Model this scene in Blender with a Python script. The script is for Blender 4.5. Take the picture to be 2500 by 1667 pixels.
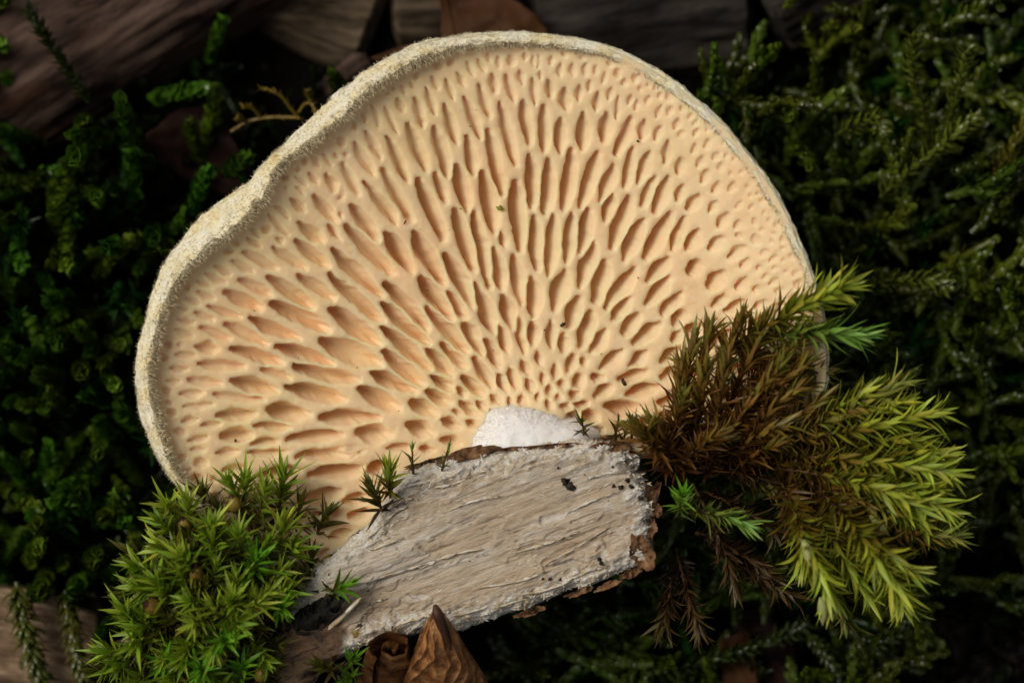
import bpy, math
import numpy as np
from mathutils import Vector, Matrix

# ------------------------------------------------------------------ clear
for o in list(bpy.data.objects):
    bpy.data.objects.remove(o)
scene = bpy.context.scene
COL = scene.collection
U = 0.003            # one design unit = 3 mm (100 photo pixels at the focal plane)
CAMZ = 100.0

# ------------------------------------------------------------------ camera
cd = bpy.data.cameras.new('camera')
cam = bpy.data.objects.new('camera', cd)
COL.objects.link(cam)
cam.location = (0, 0, CAMZ * U)
cd.sensor_width = 36.0
cd.lens = 36.0 * CAMZ / 25.0
cd.clip_start = 0.005
cd.clip_end = 50.0
cd.dof.use_dof = True
cd.dof.focus_distance = (CAMZ - 1.0) * U
cd.dof.aperture_fstop = 19.0
scene.camera = cam

# ------------------------------------------------------------------ sky, sun, exposure
SUN = Vector((-0.76, 0.36, 0.94)).normalized()
elev = math.asin(SUN.z)
world = bpy.data.worlds.new('World')
scene.world = world
world.use_nodes = True
wn = world.node_tree
wn.nodes.clear()
wo = wn.nodes.new('ShaderNodeOutputWorld')
bg = wn.nodes.new('ShaderNodeBackground')
sk = wn.nodes.new('ShaderNodeTexSky')
sk.sky_type = 'NISHITA'
sk.sun_disc = False
sk.sun_elevation = elev
sk.sun_rotation = math.atan2(SUN.x, SUN.y)
sk.air_density = 1.0
sk.dust_density = 4.0
bg.inputs['Strength'].default_value = 0.05
hs = wn.nodes.new('ShaderNodeHueSaturation')      # overcast: a nearly grey sky
hs.inputs['Saturation'].default_value = 0.25
wn.links.new(sk.outputs[0], hs.inputs['Color'])
wn.links.new(hs.outputs[0], bg.inputs['Color'])
wn.links.new(bg.outputs[0], wo.inputs['Surface'])
sd = bpy.data.lights.new('sun', 'SUN')
sd.energy = 1.5
sd.angle = math.radians(36)
sd.color = (1.0, 0.91, 0.78)
sun = bpy.data.objects.new('sun', sd)
COL.objects.link(sun)
sun.location = SUN * 1.0
sun.rotation_euler = SUN.to_track_quat('Z', 'Y').to_euler()
scene.view_settings.view_transform = 'Standard'
scene.view_settings.look = 'None'
scene.view_settings.gamma = 1.0
scene.view_settings.exposure = 0.30
scene.view_settings.use_curve_mapping = False
scene.render.engine = 'CYCLES'
scene.cycles.max_bounces = 10
scene.cycles.diffuse_bounces = 8
scene.cycles.transparent_max_bounces = 8

# ------------------------------------------------------------------ helpers
def P(px, py, z=0.0):
    """photo position -> point of the place at height z (design units)"""
    s = 1.0 - z / CAMZ
    return np.array([(px - 1250.0) / 100.0 * s, (833.5 - py) / 100.0 * s, z])

def hash2(ix, iy, seed):
    n = (ix.astype(np.int64) * 374761393 + iy.astype(np.int64) * 668265263 + seed * 974634777) & 0xFFFFFFFF
    n = ((n ^ (n >> 13)) * 1274126177) & 0xFFFFFFFF
    n = (n ^ (n >> 16)) & 0xFFFF
    return n / 65535.0

def vnoise(x, y, seed=0):
    ix = np.floor(x); iy = np.floor(y)
    fx = x - ix; fy = y - iy
    fx = fx * fx * fx * (fx * (fx * 6 - 15) + 10); fy = fy * fy * fy * (fy * (fy * 6 - 15) + 10)
    a = hash2(ix, iy, seed); b = hash2(ix + 1, iy, seed)
    c = hash2(ix, iy + 1, seed); d = hash2(ix + 1, iy + 1, seed)
    return (a * (1 - fx) + b * fx) * (1 - fy) + (c * (1 - fx) + d * fx) * fy - 0.5

def fbm(x, y, seed=0, oct=4, gain=0.5):
    s = 0.0; a = 1.0
    for k in range(oct):
        s = s + a * vnoise(x * 2 ** k + 17.3 * k, y * 2 ** k - 9.1 * k, seed + k)
        a *= gain
    return s

def sstep(a, b, x):
    t = np.clip((x - a) / (b - a), 0, 1)
    return t * t * (3 - 2 * t)

def mesh_np(name, V, F, smooth=True):
    """V (n,3) in design units; F (m,k) int array or list of arrays of differing k"""
    V = np.asarray(V, dtype=np.float64) * U
    Fs = F if isinstance(F, list) else [F]
    Fs = [np.asarray(f, dtype=np.int32) for f in Fs if len(f)]
    me = bpy.data.meshes.new(name)
    me.vertices.add(len(V))
    me.vertices.foreach_set('co', V.astype(np.float32).ravel())
    loops = np.concatenate([f.ravel() for f in Fs])
    tot = np.concatenate([np.full(len(f), f.shape[1], np.int32) for f in Fs])
    start = np.concatenate([[0], np.cumsum(tot)[:-1]]).astype(np.int32)
    me.loops.add(len(loops))
    me.loops.foreach_set('vertex_index', loops)
    me.polygons.add(len(tot))
    me.polygons.foreach_set('loop_start', start)
    me.polygons.foreach_set('loop_total', tot)
    if smooth:
        me.polygons.foreach_set('use_smooth', np.ones(len(tot), dtype=bool))
    me.update(calc_edges=True)
    me.validate()
    return me

def attr(me, name, vals):
    a = me.attributes.new(name, 'FLOAT', 'POINT')
    a.data.foreach_set('value', np.asarray(vals, dtype=np.float32))

def link(name, me, mat=None, parent=None):
    o = bpy.data.objects.new(name, me)
    COL.objects.link(o)
    if mat is not None and me is not None and not me.materials:
        me.materials.append(mat)
    if parent is not None:
        o.parent = parent
    return o

def tag(o, label, cat, group=None, kind=None):
    if label: o['label'] = label
    if cat: o['category'] = cat
    if group: o['group'] = group
    if kind: o['kind'] = kind
    return o

def thing(name, label, cat, loc, group=None):
    o = bpy.data.objects.new(name, None)
    o.empty_display_size = 0.002
    COL.objects.link(o)
    o.location = Vector(loc) * U
    return tag(o, label, cat, group)

def solid(name, V, F, mat, parent=None, org=(0, 0, 0), smooth=True):
    """mesh object whose verts are given in world design units, parented to a thing at org"""
    V = np.asarray(V, float) - np.asarray(org, float)
    o = link(name, mesh_np(name, V, F, smooth), mat, parent)
    if parent is None:
        o.location = Vector(org) * U
    return o

def grid_faces(nu, nv, wrap_u=False, wrap_v=False):
    iu = np.arange(nu if wrap_u else nu - 1); iv = np.arange(nv if wrap_v else nv - 1)
    a, b = np.meshgrid(iu, iv, indexing='ij')
    a2 = (a + 1) % nu; b2 = (b + 1) % nv
    return np.stack([a * nv + b, a2 * nv + b, a2 * nv + b2, a * nv + b2], -1).reshape(-1, 4)

# ------------------------------------------------------------------ materials
def new_mat(name):
    m = bpy.data.materials.new(name)
    m.use_nodes = True
    nt = m.node_tree
    bs = nt.nodes['Principled BSDF']
    return m, nt, bs

def nd(nt, t, **kw):
    n = nt.nodes.new(t)
    for k, v in kw.items():
        setattr(n, k, v)
    return n

def noise(nt, co, scale, detail=4, rough=0.55, stretch=None, rot=0.0):
    n = nd(nt, 'ShaderNodeTexNoise')
    n.inputs['Scale'].default_value = scale / U
    n.inputs['Detail'].default_value = detail
    n.inputs['Roughness'].default_value = rough
    if stretch is not None:
        mp = nd(nt, 'ShaderNodeMapping')
        mp.inputs['Rotation'].default_value = (0, 0, rot)
        mp2 = nd(nt, 'ShaderNodeMapping')
        mp2.inputs['Scale'].default_value = stretch
        nt.links.new(co, mp.inputs['Vector'])
        nt.links.new(mp.outputs[0], mp2.inputs['Vector'])
        co = mp2.outputs[0]
    nt.links.new(co, n.inputs['Vector'])
    return n.outputs['Fac']

def ramp(nt, fac, stops):
    r = nd(nt, 'ShaderNodeValToRGB')
    el = r.color_ramp.elements
    while len(el) < len(stops):
        el.new(0.5)
    for e, (p, c) in zip(el, stops):
        e.position = p
        e.color = (*c, 1) if len(c) == 3 else c
    nt.links.new(fac, r.inputs[0])
    return r.outputs['Color']

def mix(nt, fac, a, b, mode='MIX'):
    m = nd(nt, 'ShaderNodeMix', data_type='RGBA', blend_type=mode)
    for sock, v in ((m.inputs[0], fac), (m.inputs[6], a), (m.inputs[7], b)):
        if isinstance(v, (int, float)):
            sock.default_value = v
        elif isinstance(v, tuple):
            sock.default_value = (*v, 1) if len(v) == 3 else v
        else:
            nt.links.new(v, sock)
    return m.outputs[2]

def obj_co(nt):
    return nd(nt, 'ShaderNodeTexCoord').outputs['Object']

def bump(nt, bs, h, dist, strength=1.0):
    b = nd(nt, 'ShaderNodeBump')
    b.inputs['Strength'].default_value = strength
    b.inputs['Distance'].default_value = dist * U
    nt.links.new(h, b.inputs['Height'])
    nt.links.new(b.outputs[0], bs.inputs['Normal'])

def sss(bs, w, scale_u, radius=(1.0, 0.55, 0.3)):
    bs.inputs['Subsurface Weight'].default_value = w
    bs.inputs['Subsurface Radius'].default_value = radius
    bs.inputs['Subsurface Scale'].default_value = scale_u * U

def mat_flesh():
    m, nt, bs = new_mat('fungus_flesh')
    co = obj_co(nt)
    c = ramp(nt, noise(nt, co, 0.35, 4), [(0.35, (0.88, 0.63, 0.36)), (0.5, (0.89, 0.675, 0.41)), (0.66, (0.86, 0.66, 0.37))])
    f = noise(nt, co, 9.0, 3)
    c = mix(nt, 0.12, c, ramp(nt, f, [(0.3, (0.70, 0.47, 0.24)), (0.7, (0.92, 0.74, 0.48))]))
    nt.links.new(c, bs.inputs['Base Color'])
    bs.inputs['Roughness'].default_value = 0.55
    bs.inputs['Specular IOR Level'].default_value = 0.3
    sss(bs, 0.85, 0.30, (1.0, 0.55, 0.22))
    bump(nt, bs, noise(nt, co, 14.0, 3), 0.02, 0.35)
    return m

def mat_margin():
    m, nt, bs = new_mat('fuzzy_margin')
    co = obj_co(nt)
    c = ramp(nt, noise(nt, co, 1.6, 5, 0.65), [(0.30, (0.72, 0.54, 0.25)), (0.42, (0.86, 0.75, 0.47)), (0.62, (0.90, 0.86, 0.70))])
    sp = ramp(nt, noise(nt, co, 7.0, 4, 0.7), [(0.26, (0.30, 0.24, 0.10)), (0.36, (1, 1, 1))])
    c = mix(nt, 0.45, c, sp, 'MULTIPLY')
    nt.links.new(c, bs.inputs['Base Color'])
    bs.inputs['Roughness'].default_value = 0.9
    sss(bs, 0.3, 0.1)
    bump(nt, bs, noise(nt, co, 9.0, 5, 0.75), 0.06, 0.6)
    return m

def mat_hair(name, col, rough=0.7):
    m, nt, bs = new_mat(name)
    co = obj_co(nt)
    c = ramp(nt, noise(nt, co, 1.5, 4, 0.6), [(0.32, tuple(k * 0.80 for k in col)), (0.6, col)])
    nt.links.new(c, bs.inputs['Base Color'])
    bs.inputs['Roughness'].default_value = rough
    bs.inputs['Specular IOR Level'].default_value = 0.2
    tr = nd(nt, 'ShaderNodeBsdfTranslucent')
    nt.links.new(c, tr.inputs[0])
    mx = nd(nt, 'ShaderNodeMixShader'); mx.inputs[0].default_value = 0.40
    out = nt.nodes['Material Output']
    nt.links.new(bs.outputs[0], mx.inputs[1]); nt.links.new(tr.outputs[0], mx.inputs[2])
    nt.links.new(mx.outputs[0], out.inputs['Surface'])
    return m

def mat_leaf(name, rough=0.4, trans=0.35, spec=0.5, vary=0.5, usecol=True, col=(0.05, 0.1, 0.02)):
    """moss leaf: colour from the object's own colour, varied by noise"""
    m, nt, bs = new_mat(name)
    co = obj_co(nt)
    if usecol:
        oi = nd(nt, 'ShaderNodeObjectInfo')
        c0 = oi.outputs['Color']
    else:
        rgb = nd(nt, 'ShaderNodeRGB'); rgb.outputs[0].default_value = (*col, 1)
        c0 = rgb.outputs[0]
    n = ramp(nt, noise(nt, co, 2.2, 4, 0.6), [(0.3, (1 - vary * 0.75,) * 3), (0.7, (1 + 0.0,) * 3)])
    c = mix(nt, 1.0, c0, n, 'MULTIPLY')
    nt.links.new(c, bs.inputs['Base Color'])
    bs.inputs['Roughness'].default_value = rough
    bs.inputs['Specular IOR Level'].default_value = spec
    tr = nd(nt, 'ShaderNodeBsdfTranslucent')
    nt.links.new(c, tr.inputs[0])
    mx = nd(nt, 'ShaderNodeMixShader'); mx.inputs[0].default_value = trans
    out = nt.nodes['Material Output']
    nt.links.new(bs.outputs[0], mx.inputs[1]); nt.links.new(tr.outputs[0], mx.inputs[2])
    nt.links.new(mx.outputs[0], out.inputs['Surface'])
    return m

def mat_chunk():
    m, nt, bs = new_mat('rotten_wood')
    co = obj_co(nt)
    ang = -math.radians(FIB)
    fine = noise(nt, co, 6.0, 6, 0.7, (0.07, 1, 1), ang)
    wide = noise(nt, co, 0.8, 5, 0.6, (0.3, 1, 1), ang)
    c = ramp(nt, fine, [(0.25, (0.26, 0.18, 0.12)), (0.38, (0.50, 0.39, 0.27)), (0.54, (0.62, 0.52, 0.39)), (0.70, (0.76, 0.71, 0.63))])
    c = mix(nt, 0.45, c, ramp(nt, wide, [(0.32, (0.34, 0.30, 0.28)), (0.42, (0.58, 0.43, 0.28)), (0.54, (0.66, 0.55, 0.41)), (0.66, (0.76, 0.73, 0.68))]))
    hf = ramp(nt, noise(nt, co, 17.0, 4, 0.7, (0.09, 1, 1), ang), [(0.30, (0.42, 0.34, 0.27)), (0.48, (0.92, 0.90, 0.87)), (0.7, (1, 1, 1))])
    c = mix(nt, 0.75, c, hf, 'MULTIPLY')
    # dark grey streaks
    st = ramp(nt, noise(nt, co, 3.2, 5, 0.6, (0.07, 1, 1), ang), [(0.30, (0.9, 0.9, 0.9)), (0.35, (0, 0, 0))])
    c = mix(nt, st, c, (0.13, 0.11, 0.10))
    # white crumbs of mycelium towards the broken edges
    sm = ramp(nt, noise(nt, co, 2.2, 5, 0.7, (0.5, 1, 1), ang), [(0.30, (0.45, 0.38, 0.34)), (0.46, (1, 1, 1))])
    c = mix(nt, 0.5, c, sm, 'MULTIPLY')
    at = nd(nt, 'ShaderNodeAttribute', attribute_name='edge')
    ad = nd(nt, 'ShaderNodeMath', operation='ADD')
    nt.links.new(at.outputs['Fac'], ad.inputs[0])
    nt.links.new(noise(nt, co, 4.5, 5, 0.75), ad.inputs[1])
    wm = ramp(nt, ad.outputs[0], [(0.66, (0, 0, 0)), (0.80, (1, 1, 1))])
    c = mix(nt, wm, c, ramp(nt, noise(nt, co, 11, 4, 0.7), [(0.3, (0.40, 0.33, 0.20)), (0.42, (0.66, 0.60, 0.48)), (0.6, (0.80, 0.79, 0.76))]))
    # wisps of mycelium along the grain
    wi = ramp(nt, noise(nt, co, 2.6, 6, 0.75, (0.25, 1, 1), ang + 0.1), [(0.56, (0, 0, 0)), (0.66, (0.75, 0.75, 0.75))])
    c = mix(nt, wi, c, (0.78, 0.75, 0.69))
    # specks of dirt
    dk = ramp(nt, noise(nt, co, 6.5, 3, 0.6), [(0.27, (1, 1, 1)), (0.31, (0, 0, 0))])
    c = mix(nt, dk, c, (0.10, 0.07, 0.04))
    # bark on the sides
    bk = nd(nt, 'ShaderNodeAttribute', attribute_name='bark')
    c = mix(nt, bk.outputs['Fac'], c, ramp(nt, noise(nt, co, 2.5, 5, 0.7), [(0.3, (0.02, 0.016, 0.012)), (0.6, (0.16, 0.09, 0.045))]))
    nt.links.new(c, bs.inputs['Base Color'])
    bs.inputs['Roughness'].default_value = 0.75
    sss(bs, 0.15, 0.08)
    bump(nt, bs, noise(nt, co, 9.0, 6, 0.75, (0.09, 1, 1), ang), 0.10, 1.0)
    return m

def mat_wood(name, dark, light, ang, fscale=2.0, stretch=0.12, patch=None, rough=0.8, bmp=0.15):
    m, nt, bs = new_mat(name)
    co = obj_co(nt)
    f = noise(nt, co, fscale, 6, 0.65, (stretch, 1, 1), -ang)
    c = ramp(nt, f, [(0.38, dark), (0.62, light)])
    g = ramp(nt, noise(nt, co, 0.9, 5, 0.65, (0.35, 1, 1), -ang), [(0.36, (0.12, 0.10, 0.09)), (0.5, (1, 1, 1))])
    c = mix(nt, 0.85, c, g, 'MULTIPLY')
    if patch:
        c = mix(nt, ramp(nt, noise(nt, co, 0.55, 4, 0.6, (0.5, 1, 1), -ang), [(0.54, (0, 0, 0)), (0.64, (1, 1, 1))]), c, patch)
    nt.links.new(c, bs.inputs['Base Color'])
    bs.inputs['Roughness'].default_value = rough
    bs.inputs['Specular IOR Level'].default_value = 0.06
    bump(nt, bs, f, bmp, 0.9)
    return m

def mat_plain(name, stops, scale, rough=0.7, bmp=0.05, detail=5, stretch=None, ang=0.0, sub=0.0, bscale=None, spec=0.3):
    m, nt, bs = new_mat(name)
    co = obj_co(nt)
    f = noise(nt, co, scale, detail, 0.65, stretch, ang)
    nt.links.new(ramp(nt, f, stops), bs.inputs['Base Color'])
    bs.inputs['Roughness'].default_value = rough
    bs.inputs['Specular IOR Level'].default_value = spec
    if sub:
        sss(bs, sub, 0.15)
    bump(nt, bs, noise(nt, co, bscale or scale * 2, 5, 0.7, stretch, ang), bmp, 0.8)
    return m

FIB = 20.0   # direction of the wood fibres of the chunk, degrees
M = {}
M['flesh'] = mat_flesh()
M['margin'] = mat_margin()
M['hair_cream'] = mat_hair('cream_hair', (0.93, 0.84, 0.60))
M['hair_white'] = mat_hair('white_hair', (0.93, 0.92, 0.90))
M['stem'] = mat_plain('white_stem', [(0.3, (0.86, 0.82, 0.76)), (0.6, (0.93, 0.92, 0.90))], 1.5, 0.85, 0.012, sub=0.4, bscale=9)
M['moss_big'] = mat_leaf('moss_leaf', 0.42, 0.30, 0.45, 0.35)
M['moss_bg'] = mat_leaf('feather_moss', 0.26, 0.22, 0.6, 0.6)
M['moss_mat'] = mat_leaf('moss_mat', 0.45, 0.15, 0.4, 0.8, False, (0.012, 0.022, 0.004))
M['stalk'] = mat_plain('moss_stem', [(0.3, (0.05, 0.022, 0.008)), (0.7, (0.13, 0.07, 0.02))], 2, 0.6, 0.03)
M['capsule'] = mat_plain('moss_capsule', [(0.3, (0.10, 0.06, 0.008)), (0.7, (0.26, 0.17, 0.03))], 1.4, 0.38, 0.02)
M['capsule_tip'] = mat_plain('capsule_tip', [(0.3, (0.02, 0.008, 0.004)), (0.7, (0.07, 0.025, 0.012))], 3, 0.5, 0.02)
M['pale_hood'] = mat_plain('pale_hood', [(0.35, (0.17, 0.22, 0.03)), (0.65, (0.45, 0.44, 0.18))], 5, 0.35, 0.06, stretch=(1, 0.15, 1), ang=0.2)
M['chunk'] = mat_chunk()
M['bark'] = mat_plain('bark', [(0.34, (0.035, 0.018, 0.010)), (0.5, (0.16, 0.075, 0.03)), (0.72, (0.33, 0.19, 0.09))], 2.6, 0.75, 0.08)
M['bark_black'] = mat_plain('black_bark', [(0.35, (0.006, 0.005, 0.004)), (0.75, (0.028, 0.022, 0.015))], 2.5, 0.6, 0.2)
M['fibre'] = mat_plain('wood_fibre', [(0.33, (0.42, 0.30, 0.16)), (0.5, (0.62, 0.53, 0.38)), (0.66, (0.80, 0.77, 0.72))], 2.2, 0.7, 0.03)
M['speck'] = mat_plain('black_speck', [(0.3, (0.012, 0.010, 0.008)), (0.7, (0.05, 0.035, 0.02))], 5, 0.6, 0.03)
M['soil'] = mat_plain('soil', [(0.3, (0.002, 0.0015, 0.0012)), (0.7, (0.006, 0.0045, 0.003))], 0.8, 0.85, 0.2, spec=0.05)
M['crumb'] = mat_plain('soil_crumb', [(0.3, (0.006, 0.005, 0.004)), (0.75, (0.035, 0.024, 0.015))], 0.8, 0.7, 0.1)

# ------------------------------------------------------------------ ground
def build_ground():
    x = np.concatenate([[-700, -200, -60, -30], np.linspace(-20, 20, 161), [30, 60, 200, 700]])
    y = np.concatenate([[-700, -200, -60, -25], np.linspace(-15, 15, 121), [25, 60, 200, 700]])
    X, Y = np.meshgrid(x, y, indexing='ij')
    Z = -5.6 + 1.2 * fbm(X * 0.22, Y * 0.22, 3, 3) + 0.35 * fbm(X * 1.3, Y * 1.3, 7, 3)
    V = np.stack([X, Y, Z], -1).reshape(-1, 3)
    o = solid('ground', V, grid_faces(len(x), len(y)), M['soil'])
    o['kind'] = 'structure'
def ground_z(x, y):
    x = np.asarray(x, float); y = np.asarray(y, float)
    return -5.6 + 1.2 * fbm(x * 0.22, y * 0.22, 3, 3) + 0.35 * fbm(x * 1.3, y * 1.3, 7, 3)
build_ground()

# ------------------------------------------------------------------ the fungus
CX, CY = 1330.0, 1062.0                      # where the cap meets its stem, photo pixels
C0 = P(CX, CY, 0)
F2S = 2500.0 / 2352.0
outer = [(440,1140),(390,1085),(350,1010),(325,930),(318,860),(330,780),(352,700),(385,610),(430,545),(500,480),(570,430),(610,380),
         (650,345),(700,300),(760,240),(830,180),(900,135),(970,105),(1050,88),(1150,80),(1250,85),(1350,100),(1430,125),(1500,165),
         (1560,205),(1620,255),(1680,320),(1730,385),(1780,455),(1810,520),(1840,590),(1860,645),(1880,720),(1888,800),(1888,880),
         (1868,938),(1810,980),(1710,1006),(1600,1020),(1470,1050),(1330,1190),(1230,1280),(1130,1340),(1020,1375),(880,1385),(740,1365),(600,1300),(500,1215)]
inner = [(452,1118),(405,1050),(395,1000),(375,920),(362,880),(365,840),(385,760),(400,700),(430,650),(480,600),(540,555),(600,500),(633,460),
         (645,402),(685,372),(730,345),(795,298),(850,238),(940,172),(1000,142),(1080,122),(1180,113),(1260,116),(1350,128),(1425,152),
         (1492,190),(1548,228),(1605,276),(1662,338),(1712,402),(1760,470),(1790,530),(1822,600),(1842,650),(1860,720),(1868,800),(1868,876),
         (1848,930),(1797,970),(1702,996),(1594,1010),(1466,1040),(1322,1178),(1220,1265),(1122,1322),(1015,1355),(880,1365),(745,1345),(612,1282),(518,1200)]
def polar(pts):
    p = np.array(pts) * F2S
    dx = (p[:, 0] - CX) / 100; dy = (CY - p[:, 1]) / 100
    th = np.arctan2(dy, dx); r = np.hypot(dx, dy)
    o = np.argsort(th)
    return th[o], r[o]
_to, _ro = polar(outer)
_ti, _ri = polar(inner)
def per_interp(th, t, r):
    tt = np.concatenate([t - 2 * np.pi, t, t + 2 * np.pi]); rr = np.concatenate([r, r, r])
    k = np.linspace(-0.018, 0.018, 5)
    th = (np.asarray(th) + np.pi) % (2 * np.pi) - np.pi
    return sum(np.interp(th + d, tt, rr) for d in k) / 5
def Ro(th): return per_interp(th, _to, _ro) + 0.025 * vnoise(np.asarray(th) * 30, np.asarray(th) * 0 + 3, 5)
def Ri(th): return per_interp(th, _ti, _ri) + 0.04 * vnoise(np.asarray(th) * 45, np.asarray(th) * 0 + 9, 6)

def cap_z(r, th):
    R = Ri(th)
    q = r / R
    z = 0.15 + 0.55 * np.exp(-(r / 1.1) ** 2) + 0.70 * q ** 2.6
    c, s = np.cos(th), np.sin(th)
    right = sstep(0.1, 0.9, c * 0.85 + s * 0.35)
    z = z + right * 0.85 * sstep(0.62, 1.02, q) ** 1.5           # margin on this side stands up like the wall of a dish
    z = z + 0.16 * np.sin(3 * th + 0.6) * q ** 2
    z = z - 1.7 * sstep(-0.03, 0.22, -s) * q * sstep(-0.75, -0.2, c)        # the lower edge drops behind the wood
    return z

K1 = 840 / 2352.0
K7 = 840 / 2323.0
K8 = 950 / 2352.0
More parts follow.
